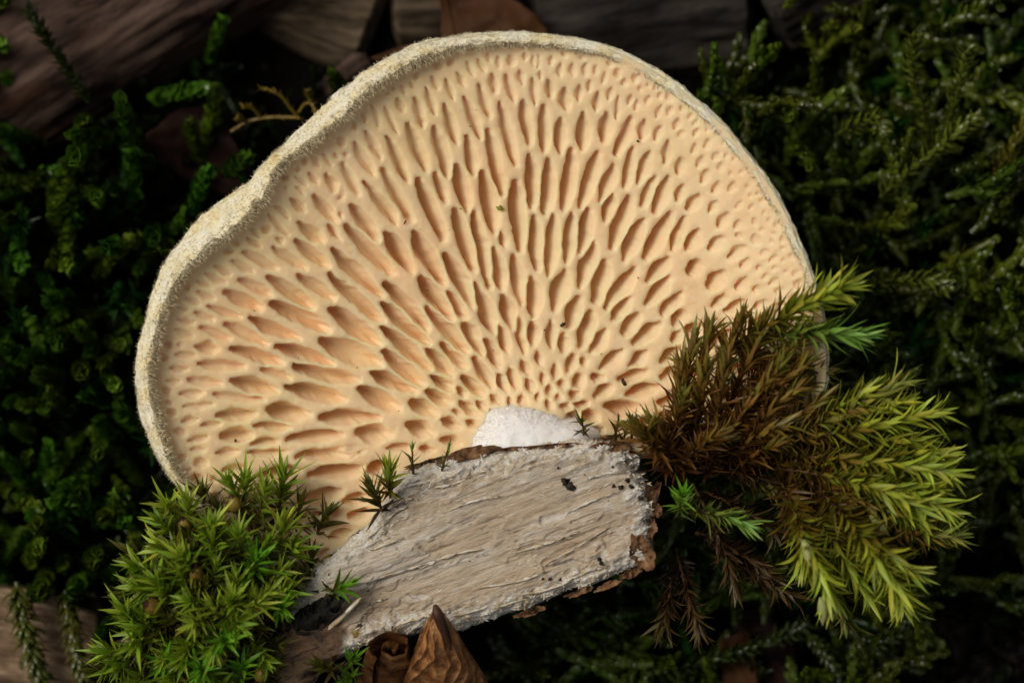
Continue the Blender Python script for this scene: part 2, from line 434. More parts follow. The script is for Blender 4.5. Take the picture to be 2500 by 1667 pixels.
# (outer end, inner end, full width) of the pores, measured in views of the photograph
PORES = {
(830, 0, K1): [
(940,410,985,510,45),(1015,375,1025,440,35),(1080,400,1085,480,40),(1170,395,1175,465,60),(1260,375,1265,435,35),(1320,400,1325,475,35),
(1355,400,1350,480,30),(1445,405,1440,460,40),(1505,445,1500,545,45),(1590,445,1585,545,45),(1675,460,1665,530,40),(1745,470,1735,520,35),
(1805,510,1785,585,40),(1890,505,1885,545,50),(1945,555,1925,605,40),(2050,610,2040,640,30),(2100,595,2095,610,25),
(640,530,670,635,45),(725,550,785,700,55),(805,505,855,610,50),(870,430,910,540,40),(1040,510,1065,650,70),(1140,525,1185,715,60),
(1230,490,1245,600,50),(1310,545,1330,725,45),(1370,490,1365,555,35),(1430,545,1445,690,65),(1535,605,1540,770,75),(1635,590,1635,715,55),
(1705,565,1700,645,40),(1765,635,1745,780,60),(1850,605,1835,700,45),(1905,670,1890,830,40),(1985,660,1970,745,40),(2030,700,2020,780,35),
(2110,670,2090,730,40),(2190,730,2150,820,40),(2250,745,2230,810,45),(2320,745,2315,775,35),
(480,575,510,620,35),(395,685,440,780,60),(505,670,575,880,70),(585,610,655,795,60),(420,590,445,655,45),(220,730,280,880,45),(310,750,395,920,50),
(160,780,190,855,45),(85,830,120,910,45),(850,670,960,955,75),(945,590,1030,815,65),(715,720,800,1005,75),(1095,715,1195,1130,75),
(1250,690,1295,990,85),(1395,730,1400,1040,75),(1510,810,1505,1060,80),(1660,775,1665,1040,95),(1825,770,1800,985,95),(1990,820,1880,1075,85),
(2075,830,2050,970,75),(2190,880,2145,980,70),(2300,830,2275,910,55),(2330,920,2310,960,50),
(180,910,285,1090,70),(100,980,240,1205,85),(330,945,475,1250,80),(465,845,600,1180,95),(650,870,745,1215,85),(870,935,920,1205,80),
(1020,900,1110,1330,80),(1300,1060,1315,1435,85),(1430,1095,1410,1470,90),(1590,1030,1530,1430,85),(1760,1045,1645,1425,95),(1870,1130,1785,1390,85),
(2010,1010,1940,1295,75),(2120,1040,2030,1265,85),(2245,975,2205,1135,75),(2330,1090,2310,1210,70),(2240,1210,2150,1460,100),(2150,1205,2060,1420,75),
(2340,1270,2300,1385,70),(10,1110,135,1335,75),(300,1165,490,1510,85),(175,1240,400,1540,90),(545,1235,710,1645,100),(660,1190,725,1390,65),
(800,1135,875,1460,95),(780,1435,920,1850,100),(915,1470,1030,1970,90),(980,1175,1060,1590,100),(1195,1240,1235,1710,95),(1330,1485,1345,1850,85),
(1460,1470,1425,1890,85),(1590,1455,1545,1805,85),(1700,1425,1655,1755,95),(1870,1325,1810,1520,85),(1980,1340,1850,1715,110),(2080,1490,1930,1790,120),
(2260,1465,2085,1770,110),(2350,1490,2265,1720,85),(85,1405,265,1640,110),(10,1300,20,1380,60),(10,1480,15,1490,40)],
(830, 550, K1): [
(50,15,360,330,110),(310,35,500,330,125),(495,45,720,410,120),(-50,165,290,480,110),(-64,340,290,650,100),(720,200,930,570,115),(1040,140,1110,450,105),
(1100,40,1130,150,50),(1185,200,1255,545,85),(320,395,600,710,110),(545,350,770,640,125),(730,460,860,640,80),(910,385,1060,750,120),(1110,470,1200,720,100),
(1300,350,1330,640,115),(1545,300,1455,600,120),(1740,100,1640,440,110),(1820,235,1745,540,110),(1640,490,1560,700,110),(2010,290,1820,570,110),
(1990,490,1850,660,100),(2250,225,2090,400,110),(2260,350,2080,550,105),(2340,460,2190,610,95),(2340,590,2300,690,110),(290,530,610,810,110),
(600,560,870,860,110),(-70,560,290,820,140),(-130,780,290,960,150),(290,690,620,980,105),(300,865,570,1090,105),(840,660,980,890,100),(590,840,770,1030,105),
(690,800,860,970,85),(990,775,1090,970,85),(1080,670,1150,880,80),(1215,620,1260,880,60),(1310,650,1320,830,85),(1435,650,1450,850,60),(1530,740,1530,870,70),
(1720,590,1640,840,100),(1820,705,1710,880,100),(2040,610,1930,750,110),(2190,665,2000,810,105),(2340,720,2260,790,80),(1940,850,1770,990,95),
(2110,850,1970,980,95),(2330,840,2190,930,110),(1170,840,1190,920,40),(215,1000,520,1140,100),(120,1110,420,1260,120),(480,1200,660,1290,105),
(620,1025,790,1140,85),(590,1130,760,1220,90),(830,1030,990,1160,90),(920,910,1040,1110,85),(1070,1010,1140,1140,70),(1150,970,1210,1120,70),
(1240,920,1290,1030,60),(1280,1045,1310,1140,60),(1350,860,1370,960,45),(1380,1010,1400,1090,45),(1465,950,1480,1050,50),(1600,880,1560,1000,70),
(1660,910,1680,960,55),(1500,1060,1540,1100,60),(1640,1020,1610,1100,75),(1720,1030,1800,1060,65),(2110,1000,1900,1060,70),(2330,980,2190,1040,85),
(2190,1100,1950,1150,80),(1860,1100,1740,1160,90),(1580,1130,1640,1180,75),(1430,1100,1450,1160,55),(1340,1150,1355,1190,45),(1230,1160,1250,1220,55),
(1030,1160,1100,1230,60),(1150,1160,1180,1240,40),(800,1110,860,1160,60),(820,1200,950,1310,80),(930,1190,1010,1280,60),(780,1260,840,1290,40),
(690,1320,830,1380,80),(100,1400,360,1440,130),(440,1360,660,1430,110),(860,1330,960,1390,60),(1010,1250,1080,1340,50),(690,1460,830,1490,70),
(1420,1200,1440,1250,50),(1490,1160,1520,1200,45),(1510,1220,1590,1250,60),(1590,1290,1600,1340,90),(1690,1290,1740,1330,110),(2070,1260,1800,1230,95),
(2330,1200,2160,1200,80),(2330,1310,2170,1280,80),(2200,1390,2010,1350,90),(1600,1220,1700,1220,60),(2090,1480,2150,1480,70),(0,1540,150,1530,60),
(320,1520,500,1520,50),(550,1530,640,1540,50),(1680,1380,1800,1390,60),(1880,1370,1950,1390,60)],
(0, 550, K1): [
(1720,20,1800,100,45),(2040,-20,2220,120,100),(2240,0,2330,100,60),(2030,100,2250,295,100),(1875,155,2110,305,80),(1675,190,1910,300,80),
(1590,250,1750,335,65),(1480,275,1600,350,50),(1700,90,1800,165,55),(1590,100,1660,145,45),(1545,165,1615,195,50),(1420,325,1570,400,55),(1360,380,1470,425,40),
(1360,460,1490,500,50),(1650,370,1870,480,75),(1840,355,2150,560,110),(2050,345,2300,500,85),(1550,455,1810,570,100),(1435,555,1660,635,65),(1280,500,1380,545,45),
(1230,560,1300,585,35),(1340,600,1475,650,55),(1870,530,2250,720,110),(1710,635,2060,780,95),(1555,680,1830,805,75),(1380,700,1590,775,65),(1230,645,1345,670,40),
(1210,720,1340,755,45),(1340,820,1520,850,80),(1230,805,1260,820,40),(1210,880,1350,885,50),(1590,840,1940,940,90),(1895,825,2280,940,90),(1360,945,1680,965,70),
(1790,980,1995,1040,50),(2020,970,2450,1060,90),(1170,975,1300,975,45),(1155,1062,1250,1065,40),(1295,1045,1530,1080,65),(1580,1055,1910,1130,100),
(1955,1100,2370,1190,105),(1240,1145,1410,1145,55),(1480,1155,1800,1190,50),(1270,1235,1470,1220,40),(1480,1300,1760,1290,85),(1815,1250,2130,1300,120),
(2190,1310,2590,1310,95),(1245,1335,1380,1310,50),(1380,1365,1530,1350,50),(1745,1365,1990,1385,60),(1510,1440,1740,1420,100),(1300,1470,1440,1445,55),
(1720,1490,1910,1480,60),(1960,1465,2350,1420,80),(1305,1535,1420,1530,45),(1480,1550,1650,1535,60),(1700,1560,1950,1545,50)],
(0, 1100, K7): [(1425,40,1620,20,70),(1515,130,1690,110,60),(1750,160,2040,130,90)],
(700, 1050, K8): [(65,155,450,130,70),(135,265,460,230,80),(80,430,340,370,100),(470,240,650,210,90),(340,440,500,390,80),(370,520,510,490,60),
(800,120,900,115,50),(610,105,740,100,35),(250,640,400,600,60),(270,500,330,490,50)],
(0, 0, K1): [(2030,1215,2110,1280,40),(2125,1185,2190,1270,55),(2235,1190,2340,1350,85),(2145,1080,2190,1150,45),(2210,1060,2275,1145,40),(2290,1050,2340,1110,45),
(2030,1285,2090,1340,40),(1985,1370,2110,1450,85),(2150,1340,2310,1520,100),(1880,1420,1990,1500,50),(1840,1480,1985,1608,50),(1950,1290,1970,1310,30),(2050,1150,2060,1180,35)],
(1660, 0, K1): [(55,800,45,830,35),(110,840,70,880,35),(30,890,10,960,60),(120,910,80,960,55),(105,1010,75,1065,55),(190,970,155,1035,55),(250,1060,205,1120,60),
(145,1080,105,1160,65),(175,1175,135,1265,70),(20,1080,-20,1190,80),(70,1220,-60,1340,85),(290,990,280,1005,35),(310,1080,295,1100,40),(270,1140,245,1180,65),
(350,1100,355,1110,30),(130,1340,40,1450,90),(250,1260,215,1330,65),(355,1265,315,1330,70),(250,1385,185,1470,70),(320,1470,260,1560,80),(410,1390,365,1440,50),
(440,1290,420,1305,40),(40,1530,-30,1620,90),(400,1520,370,1570,60),(480,1410,450,1450,40),(500,1510,480,1550,45),(590,1510,575,1535,35),(550,1465,545,1475,30),
(340,1195,320,1220,45),(410,1190,395,1205,40),(460,1340,455,1360,35),(235,940,230,945,25),(180,910,170,920,30)],
(1660, 550, K1): [(130,20,40,180,95),(290,90,190,175,100),(440,150,320,230,85),(380,75,400,90,50),(490,80,500,130,60),(140,250,50,340,110),(300,320,180,430,125),
(460,240,410,300,75),(540,290,510,310,45),(460,370,380,430,85),(530,420,490,450,60),(90,440,-20,510,80),(310,480,220,560,85),(140,520,-30,620,90),(440,520,290,590,90),
(150,680,0,740,85),(640,300,610,310,35),(710,325,695,330,30),(590,100,610,130,40),(20,850,-20,880,60),(250,640,200,690,50),(620,70,600,80,35),(680,160,660,170,30),(690,250,675,255,30)],
}

def pore_list():
    rng = np.random.default_rng(11)
    L = []
    for (ox, oy, k), rows in PORES.items():
        for (x1, y1, x2, y2, w) in rows:
            L.append(((ox + x1 * k - 1250) / 100, (833.5 - oy - y1 * k) / 100, (ox + x2 * k - 1250) / 100, (833.5 - oy - y2 * k) / 100, w * k / 200))
    keep = []                                   # a pore seen in two views counts once
    for x1, y1, x2, y2, w in L:
        mx_, my_ = (x1 + x2) / 2, (y1 + y2) / 2
        dup = False
        for a in keep:
            dx, dy = a[2] - a[0], a[3] - a[1]
            t = min(1, max(0, ((mx_ - a[0]) * dx + (my_ - a[1]) * dy) / (dx * dx + dy * dy + 1e-9)))
            if math.hypot(mx_ - a[0] - t * dx, my_ - a[1] - t * dy) < a[4] * 0.9: dup = True
        if not dup: keep.append((x1, y1, x2, y2, w))
    L = np.array(keep)
    L[:, 4] *= 1.22 - 0.06 * sstep(4.0, 7.5, np.hypot((L[:, 0] + L[:, 2]) / 2 - C0[0], (L[:, 1] + L[:, 3]) / 2 - C0[1]))
    mid = (L[:, :2] + L[:, 2:4]) / 2
    phi = np.arctan2(L[:, 1] - L[:, 3], L[:, 0] - L[:, 2])
    L[:, 4] *= 1 - 0.20 * np.sin(2 * phi) ** 2
    L[:, :2] = mid + (L[:, :2] - mid) * 1.13; L[:, 2:4] = mid + (L[:, 2:4] - mid) * 1.13
    # pull the end points in by the rounding of the tips
    n = len(L)
    # fill what lies between: same radial order, sizes by place
    A = list(map(tuple, L))
    arr = np.zeros((4000, 5)); arr[:n] = L; cnt = n
    def segdist(px, py, S):
        ax, ay, bx, by = S[:, 0], S[:, 1], S[:, 2], S[:, 3]
        dx, dy = bx - ax, by - ay
        t = np.clip(((px - ax) * dx + (py - ay) * dy) / (dx * dx + dy * dy + 1e-9), 0, 1)
        return np.hypot(px - ax - t * dx, py - ay - t * dy) - S[:, 4] * (1 - 0.35 * np.abs(2 * t - 1) ** 3)
    for sc, tries, wall in ((1.0, 14000, 0.065), (0.85, 12000, 0.06), (0.68, 12000, 0.06), (0.48, 10000, 0.055)):
        T = rng.uniform(-0.55, 3.75, tries); Q = np.sqrt(rng.uniform(0.02, 0.985, tries))
        RR = Ri(T)
        for th, q, R in zip(T, Q, RR):
            r = q * R
            right = max(0.0, math.cos(th - 0.45))
            rimq = float(sstep(0.60, 0.97, q))
            ln = (0.95 - 0.70 * rimq) * (1 - 0.35 * right * rimq) * (1.0 if r > 3 else 0.45 + r * 0.18)
            wd = (0.27 - 0.09 * rimq) * (1.0 if r > 3 else 0.6 + r * 0.13)
            ln *= sc * rng.uniform(0.8, 1.2); wd *= (0.35 + 0.65 * sc) * rng.uniform(0.85, 1.15)
            if r - ln / 2 < 0.35: continue
            if r + ln / 2 > R - 0.03: continue
            a = th + rng.normal(0, 0.05)
            x = C0[0] + r * math.cos(th); y = C0[1] + r * math.sin(th)
            ux, uy = math.cos(a) * ln / 2, math.sin(a) * ln / 2
            hw = wd / 2
            S = arr[:cnt]
            ok = True
            for t in (-1.0, 0.0, 1.0):
                if np.min(segdist(x + ux * t, y + uy * t, S)) < hw * (1 - 0.35 * abs(t)) + wall:
                    ok = False; break
            if not ok: continue
            arr[cnt] = (x + ux, y + uy, x - ux, y - uy, hw); cnt += 1
    # let the filled pores grow until a thin wall is left
    for it in range(3):
        for i in range(n, cnt):
            x1, y1, x2, y2, w = arr[i]
            S = np.delete(arr[:cnt], i, 0)
            mx_, my_ = (x1 + x2) / 2, (y1 + y2) / 2
            if abs(mx_) > 20: continue
            gm = np.min(segdist(mx_, my_, S)) - w
            ga = np.min(segdist(x1, y1, S)) - w * 0.65; gb = np.min(segdist(x2, y2, S)) - w * 0.65
            g = min(gm, ga + 0.03, gb + 0.03) - 0.062
            if g > 0: arr[i, 4] = min(w + 0.5 * g, 0.19)
            ln = math.hypot(x1 - x2, y1 - y2) + 1e-9
            ux, uy = (x1 - x2) / ln, (y1 - y2) / ln
            if ln < 0.8:
                r1 = math.hypot(x1 - C0[0], y1 - C0[1]); th1 = math.atan2(y1 - C0[1], x1 - C0[0])
                if ga > 0.10 and r1 < float(Ri(np.array(th1))) - 0.08: arr[i, 0] += ux * 0.35 * (ga - 0.07); arr[i, 1] += uy * 0.35 * (ga - 0.07)
                if gb > 0.10: arr[i, 2] -= ux * 0.35 * (gb - 0.07); arr[i, 3] -= uy * 0.35 * (gb - 0.07)
    return arr[:cnt], n

def build_fungus():
    rng = np.random.default_rng(5)
    root = thing('bracket_fungus', 'cream fan-shaped bracket fungus with honeycomb pores, growing on the pale wood chunk', 'fungus', C0)
    # ---- pore surface: dense polar sheet with every pore sunk as a real pit
    th = np.concatenate([np.linspace(-0.62, 3.72, 1330), np.linspace(3.72, 2 * np.pi - 0.62, 140)[1:-1]])
    nr = 385
    q = np.linspace(0.0, 1.0, nr) ** 0.93
    TH, Q = np.meshgrid(th, q, indexing='ij')
    RI = Ri(th)[:, None]; RO = Ro(th)[:, None]
    Rmax = RI + 0.70 * (RO - RI)
    R = 0.12 + Q * (Rmax - 0.12)
    X = C0[0] + R * np.cos(TH); Y = C0[1] + R * np.sin(TH)
    Z = cap_z(R, TH)
    wx = X + 0.05 * fbm(X * 2.2, Y * 2.2, 21, 3) + 0.03 * vnoise(X * 5, Y * 5, 33) + 0.014 * vnoise(X * 9, Y * 9, 31)
    wy = Y + 0.05 * fbm(X * 2.2, Y * 2.2, 22, 3) + 0.03 * vnoise(X * 5, Y * 5, 34) + 0.014 * vnoise(X * 9, Y * 9, 32)
    S, ntr = pore_list()
    m1 = np.full(X.shape, 9.0); m2 = np.full(X.shape, 9.0)
    pw = np.full(X.shape, 0.1); pd = np.zeros(X.shape)
    fx, fy = wx.ravel(), wy.ravel()
    m1f, m2f, pwf, pdf = m1.ravel(), m2.ravel(), pw.ravel(), pd.ravel()
    order = np.argsort(fx); sx = fx[order]
    for i, (ax, ay, bx, by, w) in enumerate(S):
        pad = w + 0.18
        lo = np.searchsorted(sx, min(ax, bx) - pad); hi = np.searchsorted(sx, max(ax, bx) + pad)
        idx = order[lo:hi]
        yy = fy[idx]
        idx = idx[(yy > min(ay, by) - pad) & (yy < max(ay, by) + pad)]
        if not len(idx): continue
        x, y = fx[idx], fy[idx]
        # shorten to the rounded tip
        dx, dy = bx - ax, by - ay
        ln = math.hypot(dx, dy) + 1e-9
        k = min(0.7 * w, 0.38 * ln) / ln
        a0, a1, b0, b1 = ax + dx * k, ay + dy * k, bx - dx * k, by - dy * k
        dx, dy = b0 - a0, b1 - a1
        t = ((x - a0) * dx + (y - a1) * dy) / (dx * dx + dy * dy + 1e-9)
        t = np.clip(t, 0, 1)
        d = np.hypot(x - a0 - t * dx, y - a1 - t * dy)
        sk_ = rng.uniform(0.35, 0.62); p = rng.uniform(0.60, 0.95) * min(1.0, math.hypot(dx, dy) / (3.0 * w))
        prof = 1 - 0.8 * p * np.abs((t - sk_) / np.where(t < sk_, sk_, 1 - sk_)) ** 2.0
        wl = w * prof
        f = d - wl
        b1m = f < m1f[idx]
        i1 = idx[b1m]; i2 = idx[~b1m]
        m2f[i1] = m1f[i1]; m1f[i1] = f[b1m]; pwf[i1] = wl[b1m]
        r_here = math.hypot((ax + bx) / 2 - C0[0], (ay + by) / 2 - C0[1])
        pdf[i1] = min(0.56, 2.7 * w) * (0.75 + 0.25 * rng.random())
        m2f[i2] = np.minimum(m2f[i2], f[~b1m])
    # a wall always stays between two pores
    wall = 0.07
    F = np.maximum(m1f, (m1f - m2f + wall) * 0.5)
    g = np.clip(-F / np.maximum(pwf, 0.02), 0, 1)
    qf = (R / RI).ravel()
    near_rim = 1 - 0.58 * sstep(0.62, 0.97, qf) - 0.15 * sstep(0.5, 0.9, np.cos(TH.ravel() - 0.35)) * sstep(0.75, 0.95, qf)
    depth = pdf * near_rim * (1 - (1 - g) ** 1.8)
    depth *= 1 - 0.9 * sstep(0.985, 1.0, qf)
    ridge = -0.050 * near_rim * np.exp(-np.maximum(F, 0) / 0.038)      # walls are rounded crests, not a flat plate
    Zf = Z.ravel() - depth + ridge + 0.05 * fbm(fx * 0.7, fy * 0.7, 41, 3) + 0.012 * vnoise(fx * 9, fy * 9, 44)
    lean = 0.62 * depth * (1 - 0.75 * sstep(0.7, 1.0, qf))                 # the tubes lean, so one wall of each pore lies open
    V = np.stack([X.ravel() - 0.85 * lean, Y.ravel() + 0.45 * lean, Zf], -1)
    nt_ = len(th)
    o = solid('pore_surface', V, grid_faces(nt_, nr, wrap_u=True), M['flesh'], root, C0)
    # ---- margin (rolled, felted) and the back of the cap in one skin
    th2 = np.linspace(-np.pi, np.pi, 1500, endpoint=False)
    ri, ro = Ri(th2), Ro(th2)
    left = sstep(0.15, 0.8, -np.cos(th2) * 0.9 + np.sin(th2) * 0.45)
    ri_l = ri + 0.17 * left * np.clip((ro - ri) / 0.7, 0, 1)
    a = np.maximum((ro - ri_l) / 2, 0.06)
    rc = (ro + ri_l) / 2
    b = 0.10 + 0.15 * left
    zc = cap_z(ri, th2) + 0.0 + 0.06 * left - (1 - left) * 0.08
    npf = 34
    rows = []
    for j in range(npf):
        ang = math.radians(215 - 290 * j / (npf - 1))   # from under the lip, over the top, to the outside
        sn, cs_ = math.sin(ang), math.cos(ang)
        rr = rc + (a * 1.05) * math.copysign(abs(cs_) ** 0.75, cs_); zz = zc + b * math.copysign(abs(sn) ** 0.6, sn) - 0.80 * a * cs_ * left
        n1 = fbm(th2 * 26, np.full_like(th2, j * 0.42), 51, 3)
        n2 = vnoise(th2 * 120, np.full_like(th2, j * 1.1), 55)
        amp = a * 0.24 + 0.015
        rr = rr + amp * n1 * np.cos(ang) + 0.03 * n2 * np.cos(ang)
        zz = zz + amp * n1 * np.sin(ang) + 0.03 * n2 * np.sin(ang)
        rows.append((rr, zz))
    r_end, z_end = rows[-1]
    nb = 26
    for j in range(1, nb + 1):
        t = j / nb
        rr = r_end * (1 - t) + 0.02
        zz = np.minimum(z_end, cap_z(np.minimum(rr, ri * 0.999), th2)) - 0.75 * min(1.0, t * 7) - 0.5 * math.sin(math.pi * t)
        zz = zz + 0.1 * fbm(rr * np.cos(th2) * 1.1, rr * np.sin(th2) * 1.1, 61, 4) * (1 - abs(2 * t - 1))
        rows.append((rr, zz))
    RR = np.stack([r for r, z in rows], 1); ZZ = np.stack([z for r, z in rows], 1)
    V = np.stack([C0[0] + RR * np.cos(th2)[:, None], C0[1] + RR * np.sin(th2)[:, None], ZZ], -1)
    nrow = len(rows)
    me_o = solid('felted_margin', V.reshape(-1, 3), grid_faces(len(th2), nrow, wrap_u=True)[:, ::-1], M['margin'], root, C0)
    # ---- hairs of the margin
    W = V[:, :npf]
    Nn = np.cross(np.roll(W, -1, 0) - np.roll(W, 1, 0), np.gradient(W, axis=1))
    Nn /= np.linalg.norm(Nn, axis=-1, keepdims=True) + 1e-9
    cen = np.stack([C0[0] + rc * np.cos(th2), C0[1] + rc * np.sin(th2), zc], -1)[:, None, :]
    flip = np.sign(np.sum(Nn * (W - cen), -1, keepdims=True)); Nn = Nn * flip
    nh = 60000
    ti = rng.integers(0, len(th2), nh); pj = np.clip(rng.integers(2, npf - 1, nh), 0, npf - 1)
    keep = (np.sin(th2[ti]) > -0.45)
    ti, pj = ti[keep], pj[keep]
    B = W[ti, pj]; N = Nn[ti, pj]
    inward = np.stack([-np.cos(th2[ti]), -np.sin(th2[ti]), np.zeros(len(ti))], -1)
    lipness = np.exp(-((pj / npf - 0.20) / 0.13) ** 2) * (0.3 + 0.7 * left[ti])
    Ld = (0.045 + 0.04 * left[ti] + 0.13 * lipness) * rng.uniform(0.5, 1.3, len(ti))
    D = N * 0.8 + np.array([0, 0, 0.25]) + inward * (0.9 * lipness + 0.15)[:, None] + rng.normal(0, 0.45, (len(ti), 3))
    D /= np.linalg.norm(D, axis=1, keepdims=True)
    wd_ = 0.007 + 0.006 * lipness
    # coarser tufts that fringe the inner lip
    nt2 = 2600
    ti = rng.integers(0, len(th2), nt2); ti = ti[(np.sin(th2[ti]) > -0.45) & (rng.random(nt2) < 0.15 + 0.85 * left[ti])]
    pj = rng.integers(int(npf * 0.14), int(npf * 0.34), len(ti))
    inw = np.stack([-np.cos(th2[ti]), -np.sin(th2[ti]), np.full(len(ti), 0.35)], -1)
    D2 = inw + Nn[ti, pj] * 0.3 + rng.normal(0, 0.28, (len(ti), 3)); D2 /= np.linalg.norm(D2, axis=1, keepdims=True)
    B = np.concatenate([B - D * 0.02, W[ti, pj] - D2 * 0.03]); D = np.concatenate([D, D2])
    Ld = np.concatenate([Ld, rng.uniform(0.09, 0.19, len(ti))]); wd_ = np.concatenate([wd_, rng.uniform(0.014, 0.028, len(ti))])
    hair_mesh('margin_hairs', B, D, Ld, wd_, M['hair_cream'], root, C0, rng)
    # ---- the white downy stem
    sp = np.array([(1140,1110),(1158,1072),(1170,1014),(1205,986),(1255,976),(1318,982),(1375,1000),(1430,1028),(1490,1062),(1440,1110),(1380,1125),(1260,1130)])
    cxy = np.array([1295, 1068.])
    d = (sp - cxy); ang_ = np.arctan2(-d[:, 1], d[:, 0]); rad = np.hypot(d[:, 0], d[:, 1]) / 100
    oo = np.argsort(ang_); ang_, rad = ang_[oo], rad[oo]
    tt = np.linspace(-np.pi, np.pi, 160, endpoint=False)
    rs = sum(np.interp((tt + k + np.pi) % (2 * np.pi) - np.pi, np.r_[ang_ - 2 * np.pi, ang_, ang_ + 2 * np.pi], np.r_[rad, rad, rad]) for k in (-.12, -.06, 0, .06, .12)) / 5
    rs = rs * (1 + 0.10 * fbm(tt * 5, tt * 0, 71, 3))
    base = P(cxy[0], cxy[1], 0.9)
    qq = np.linspace(0, 1, 40)
    TT, QQ = np.meshgrid(tt, qq, indexing='ij')
    RS = rs[:, None] * (1 - (1 - QQ) ** 1.0)
    XX = base[0] + RS * np.cos(TT); YY = base[1] + RS * np.sin(TT)
    ZS = -0.45 + 1.5 * (1 - QQ ** 4.0) ** 0.6 - 0.35 * (YY - base[1]) + 0.08 * fbm(XX * 1.8, YY * 1.8, 73, 3)
    V = np.stack([XX, YY, ZS], -1)
    solid('stem', V.reshape(-1, 3), grid_faces(len(tt), len(qq), wrap_u=True), M['stem'], root, C0)
    n = 5000
    ti = rng.integers(0, len(tt), n); qj = np.clip((rng.random(n) ** 0.28 * 39).astype(int), 0, 38)
    B = V[ti, qj]
    D = np.stack([np.cos(tt[ti]) * QQ[0, qj] * 1.1, np.sin(tt[ti]) * QQ[0, qj] * 1.1, 0.8 + 0 * ti], -1) + rng.normal(0, 0.5, (n, 3))
    D /= np.linalg.norm(D, axis=1, keepdims=True)
    hair_mesh('stem_down', B - D * 0.02, D, rng.uniform(0.03, 0.08, n) + 0.12 * QQ[0, qj] ** 3 * rng.random(n), 0.006 + 0 * ti, M['hair_white'], root, C0, rng)
    return S

def hair_mesh(name, B, D, L, w, mat, root, org, rng):
    n = len(B)
    r = rng.normal(0, 1, (n, 3))
    s = np.cross(D, r); s /= np.linalg.norm(s, axis=1, keepdims=True) + 1e-9
    s2 = np.cross(D, s)
    w = np.asarray(w)[:, None]; L = np.asarray(L)[:, None]
    bend = r * 0.12 * L
    V = np.stack([B + s * w, B - s * w * 0.5 + s2 * w * 0.87, B - s * w * 0.5 - s2 * w * 0.87, B + D * L * 0.6 + bend * 0.4 + s * w * 0.6,
                  B + D * L * 0.6 + bend * 0.4 - s * w * 0.6, B + D * L + bend], 1).reshape(-1, 3)
    i = np.arange(n)[:, None] * 6
    Fq = np.concatenate([i + np.array([[0, 1, 4, 3]]), i + np.array([[2, 0, 3, 4]])])
    Ft = i + np.array([[3, 4, 5]])
    o = solid(name, V, [Fq, Ft], mat, root, org)
    o['kind'] = 'stuff'
    return o
PORE = build_fungus()

# ------------------------------------------------------------------ leaves of moss
def leaf_geo(length, width, droop=0.15, fold=0.35, n=6, twist=0.0, hook=0.0, shape=0.30, wave=0.0):
    """keeled pointed leaf along +Y, upper side +Z"""
    V = []; 
    y = z = 0.0; ang = 0.0
    for i in range(n + 1):
        t = i / n
        w = width * 0.5 * (min(1, (t / shape)) ** 0.7 * 0.55 + 0.45 if t < shape else max(0.0, 1 - ((t - shape) / (1 - shape)) ** 1.5))
        tw = twist * t
        h = fold * w
        c, s = math.cos(tw), math.sin(tw)
        wz = wave * math.sin(t * 9.0) * w
        if i == n:
            V.append((0, y, z))
        else:
            V.append((-w * c, y, z + h + wz - w * s)); V.append((0, y, z)); V.append((w * c, y, z + h - wz + w * s))
        ang = -droop * t - hook * max(0, t - 0.5) * 2
        y += length / n * math.cos(ang); z += length / n * math.sin(ang)
    F4 = []; F3 = []
    for i in range(n - 1):
        a = i * 3
        F4 += [(a, a + 1, a + 4, a + 3), (a + 1, a + 2, a + 5, a + 4)]
    a = (n - 1) * 3
    F3 += [(a, a + 1, 3 * n), (a + 1, a + 2, 3 * n)]
    return np.array(V), np.array(F4), np.array(F3)

def leaf_mesh(name, mat, **kw):
    V, F4, F3 = leaf_geo(**kw)
    me = mesh_np(name, V, [F4, F3])
    me.materials.append(mat)
    return me

def frame_mat(p, d, up, scale=1.0, roll=0.0):
    d = Vector(d).normalized()
    up = Vector(up)
    x = d.cross(up)
    if x.length < 1e-6: x = d.cross(Vector((1, 0.3, 0.1)))
    x.normalize(); z = x.cross(d)
    Mt = Matrix((x, d, z)).transposed().to_4x4()
    Mt = Mt @ Matrix.Rotation(roll, 4, 'Y')
    Mt = Mt @ Matrix.Scale(scale, 4)
    Mt.translation = Vector(p) * U
    return Mt

def tube(pts, rad, k=6):
    pts = np.asarray(pts, float); n = len(pts)
    rad = np.broadcast_to(np.asarray(rad, float), (n,))
    T = np.gradient(pts, axis=0); T /= np.linalg.norm(T, axis=1, keepdims=True) + 1e-9
    ref = np.array([0.31, 0.17, 0.93])
    A = np.cross(T, ref); A /= np.linalg.norm(A, axis=1, keepdims=True) + 1e-9
    B = np.cross(T, A)
    ph = np.linspace(0, 2 * np.pi, k, endpoint=False)
    V = pts[:, None] + rad[:, None, None] * (A[:, None] * np.cos(ph)[None, :, None] + B[:, None] * np.sin(ph)[None, :, None])
    return V.reshape(-1, 3), grid_faces(n, k, wrap_v=True)

def bez(p0, p1, p2, n):
    t = np.linspace(0, 1, n)[:, None]
    return (1 - t) ** 2 * np.asarray(p0) + 2 * t * (1 - t) * np.asarray(p1) + t * t * np.asarray(p2)

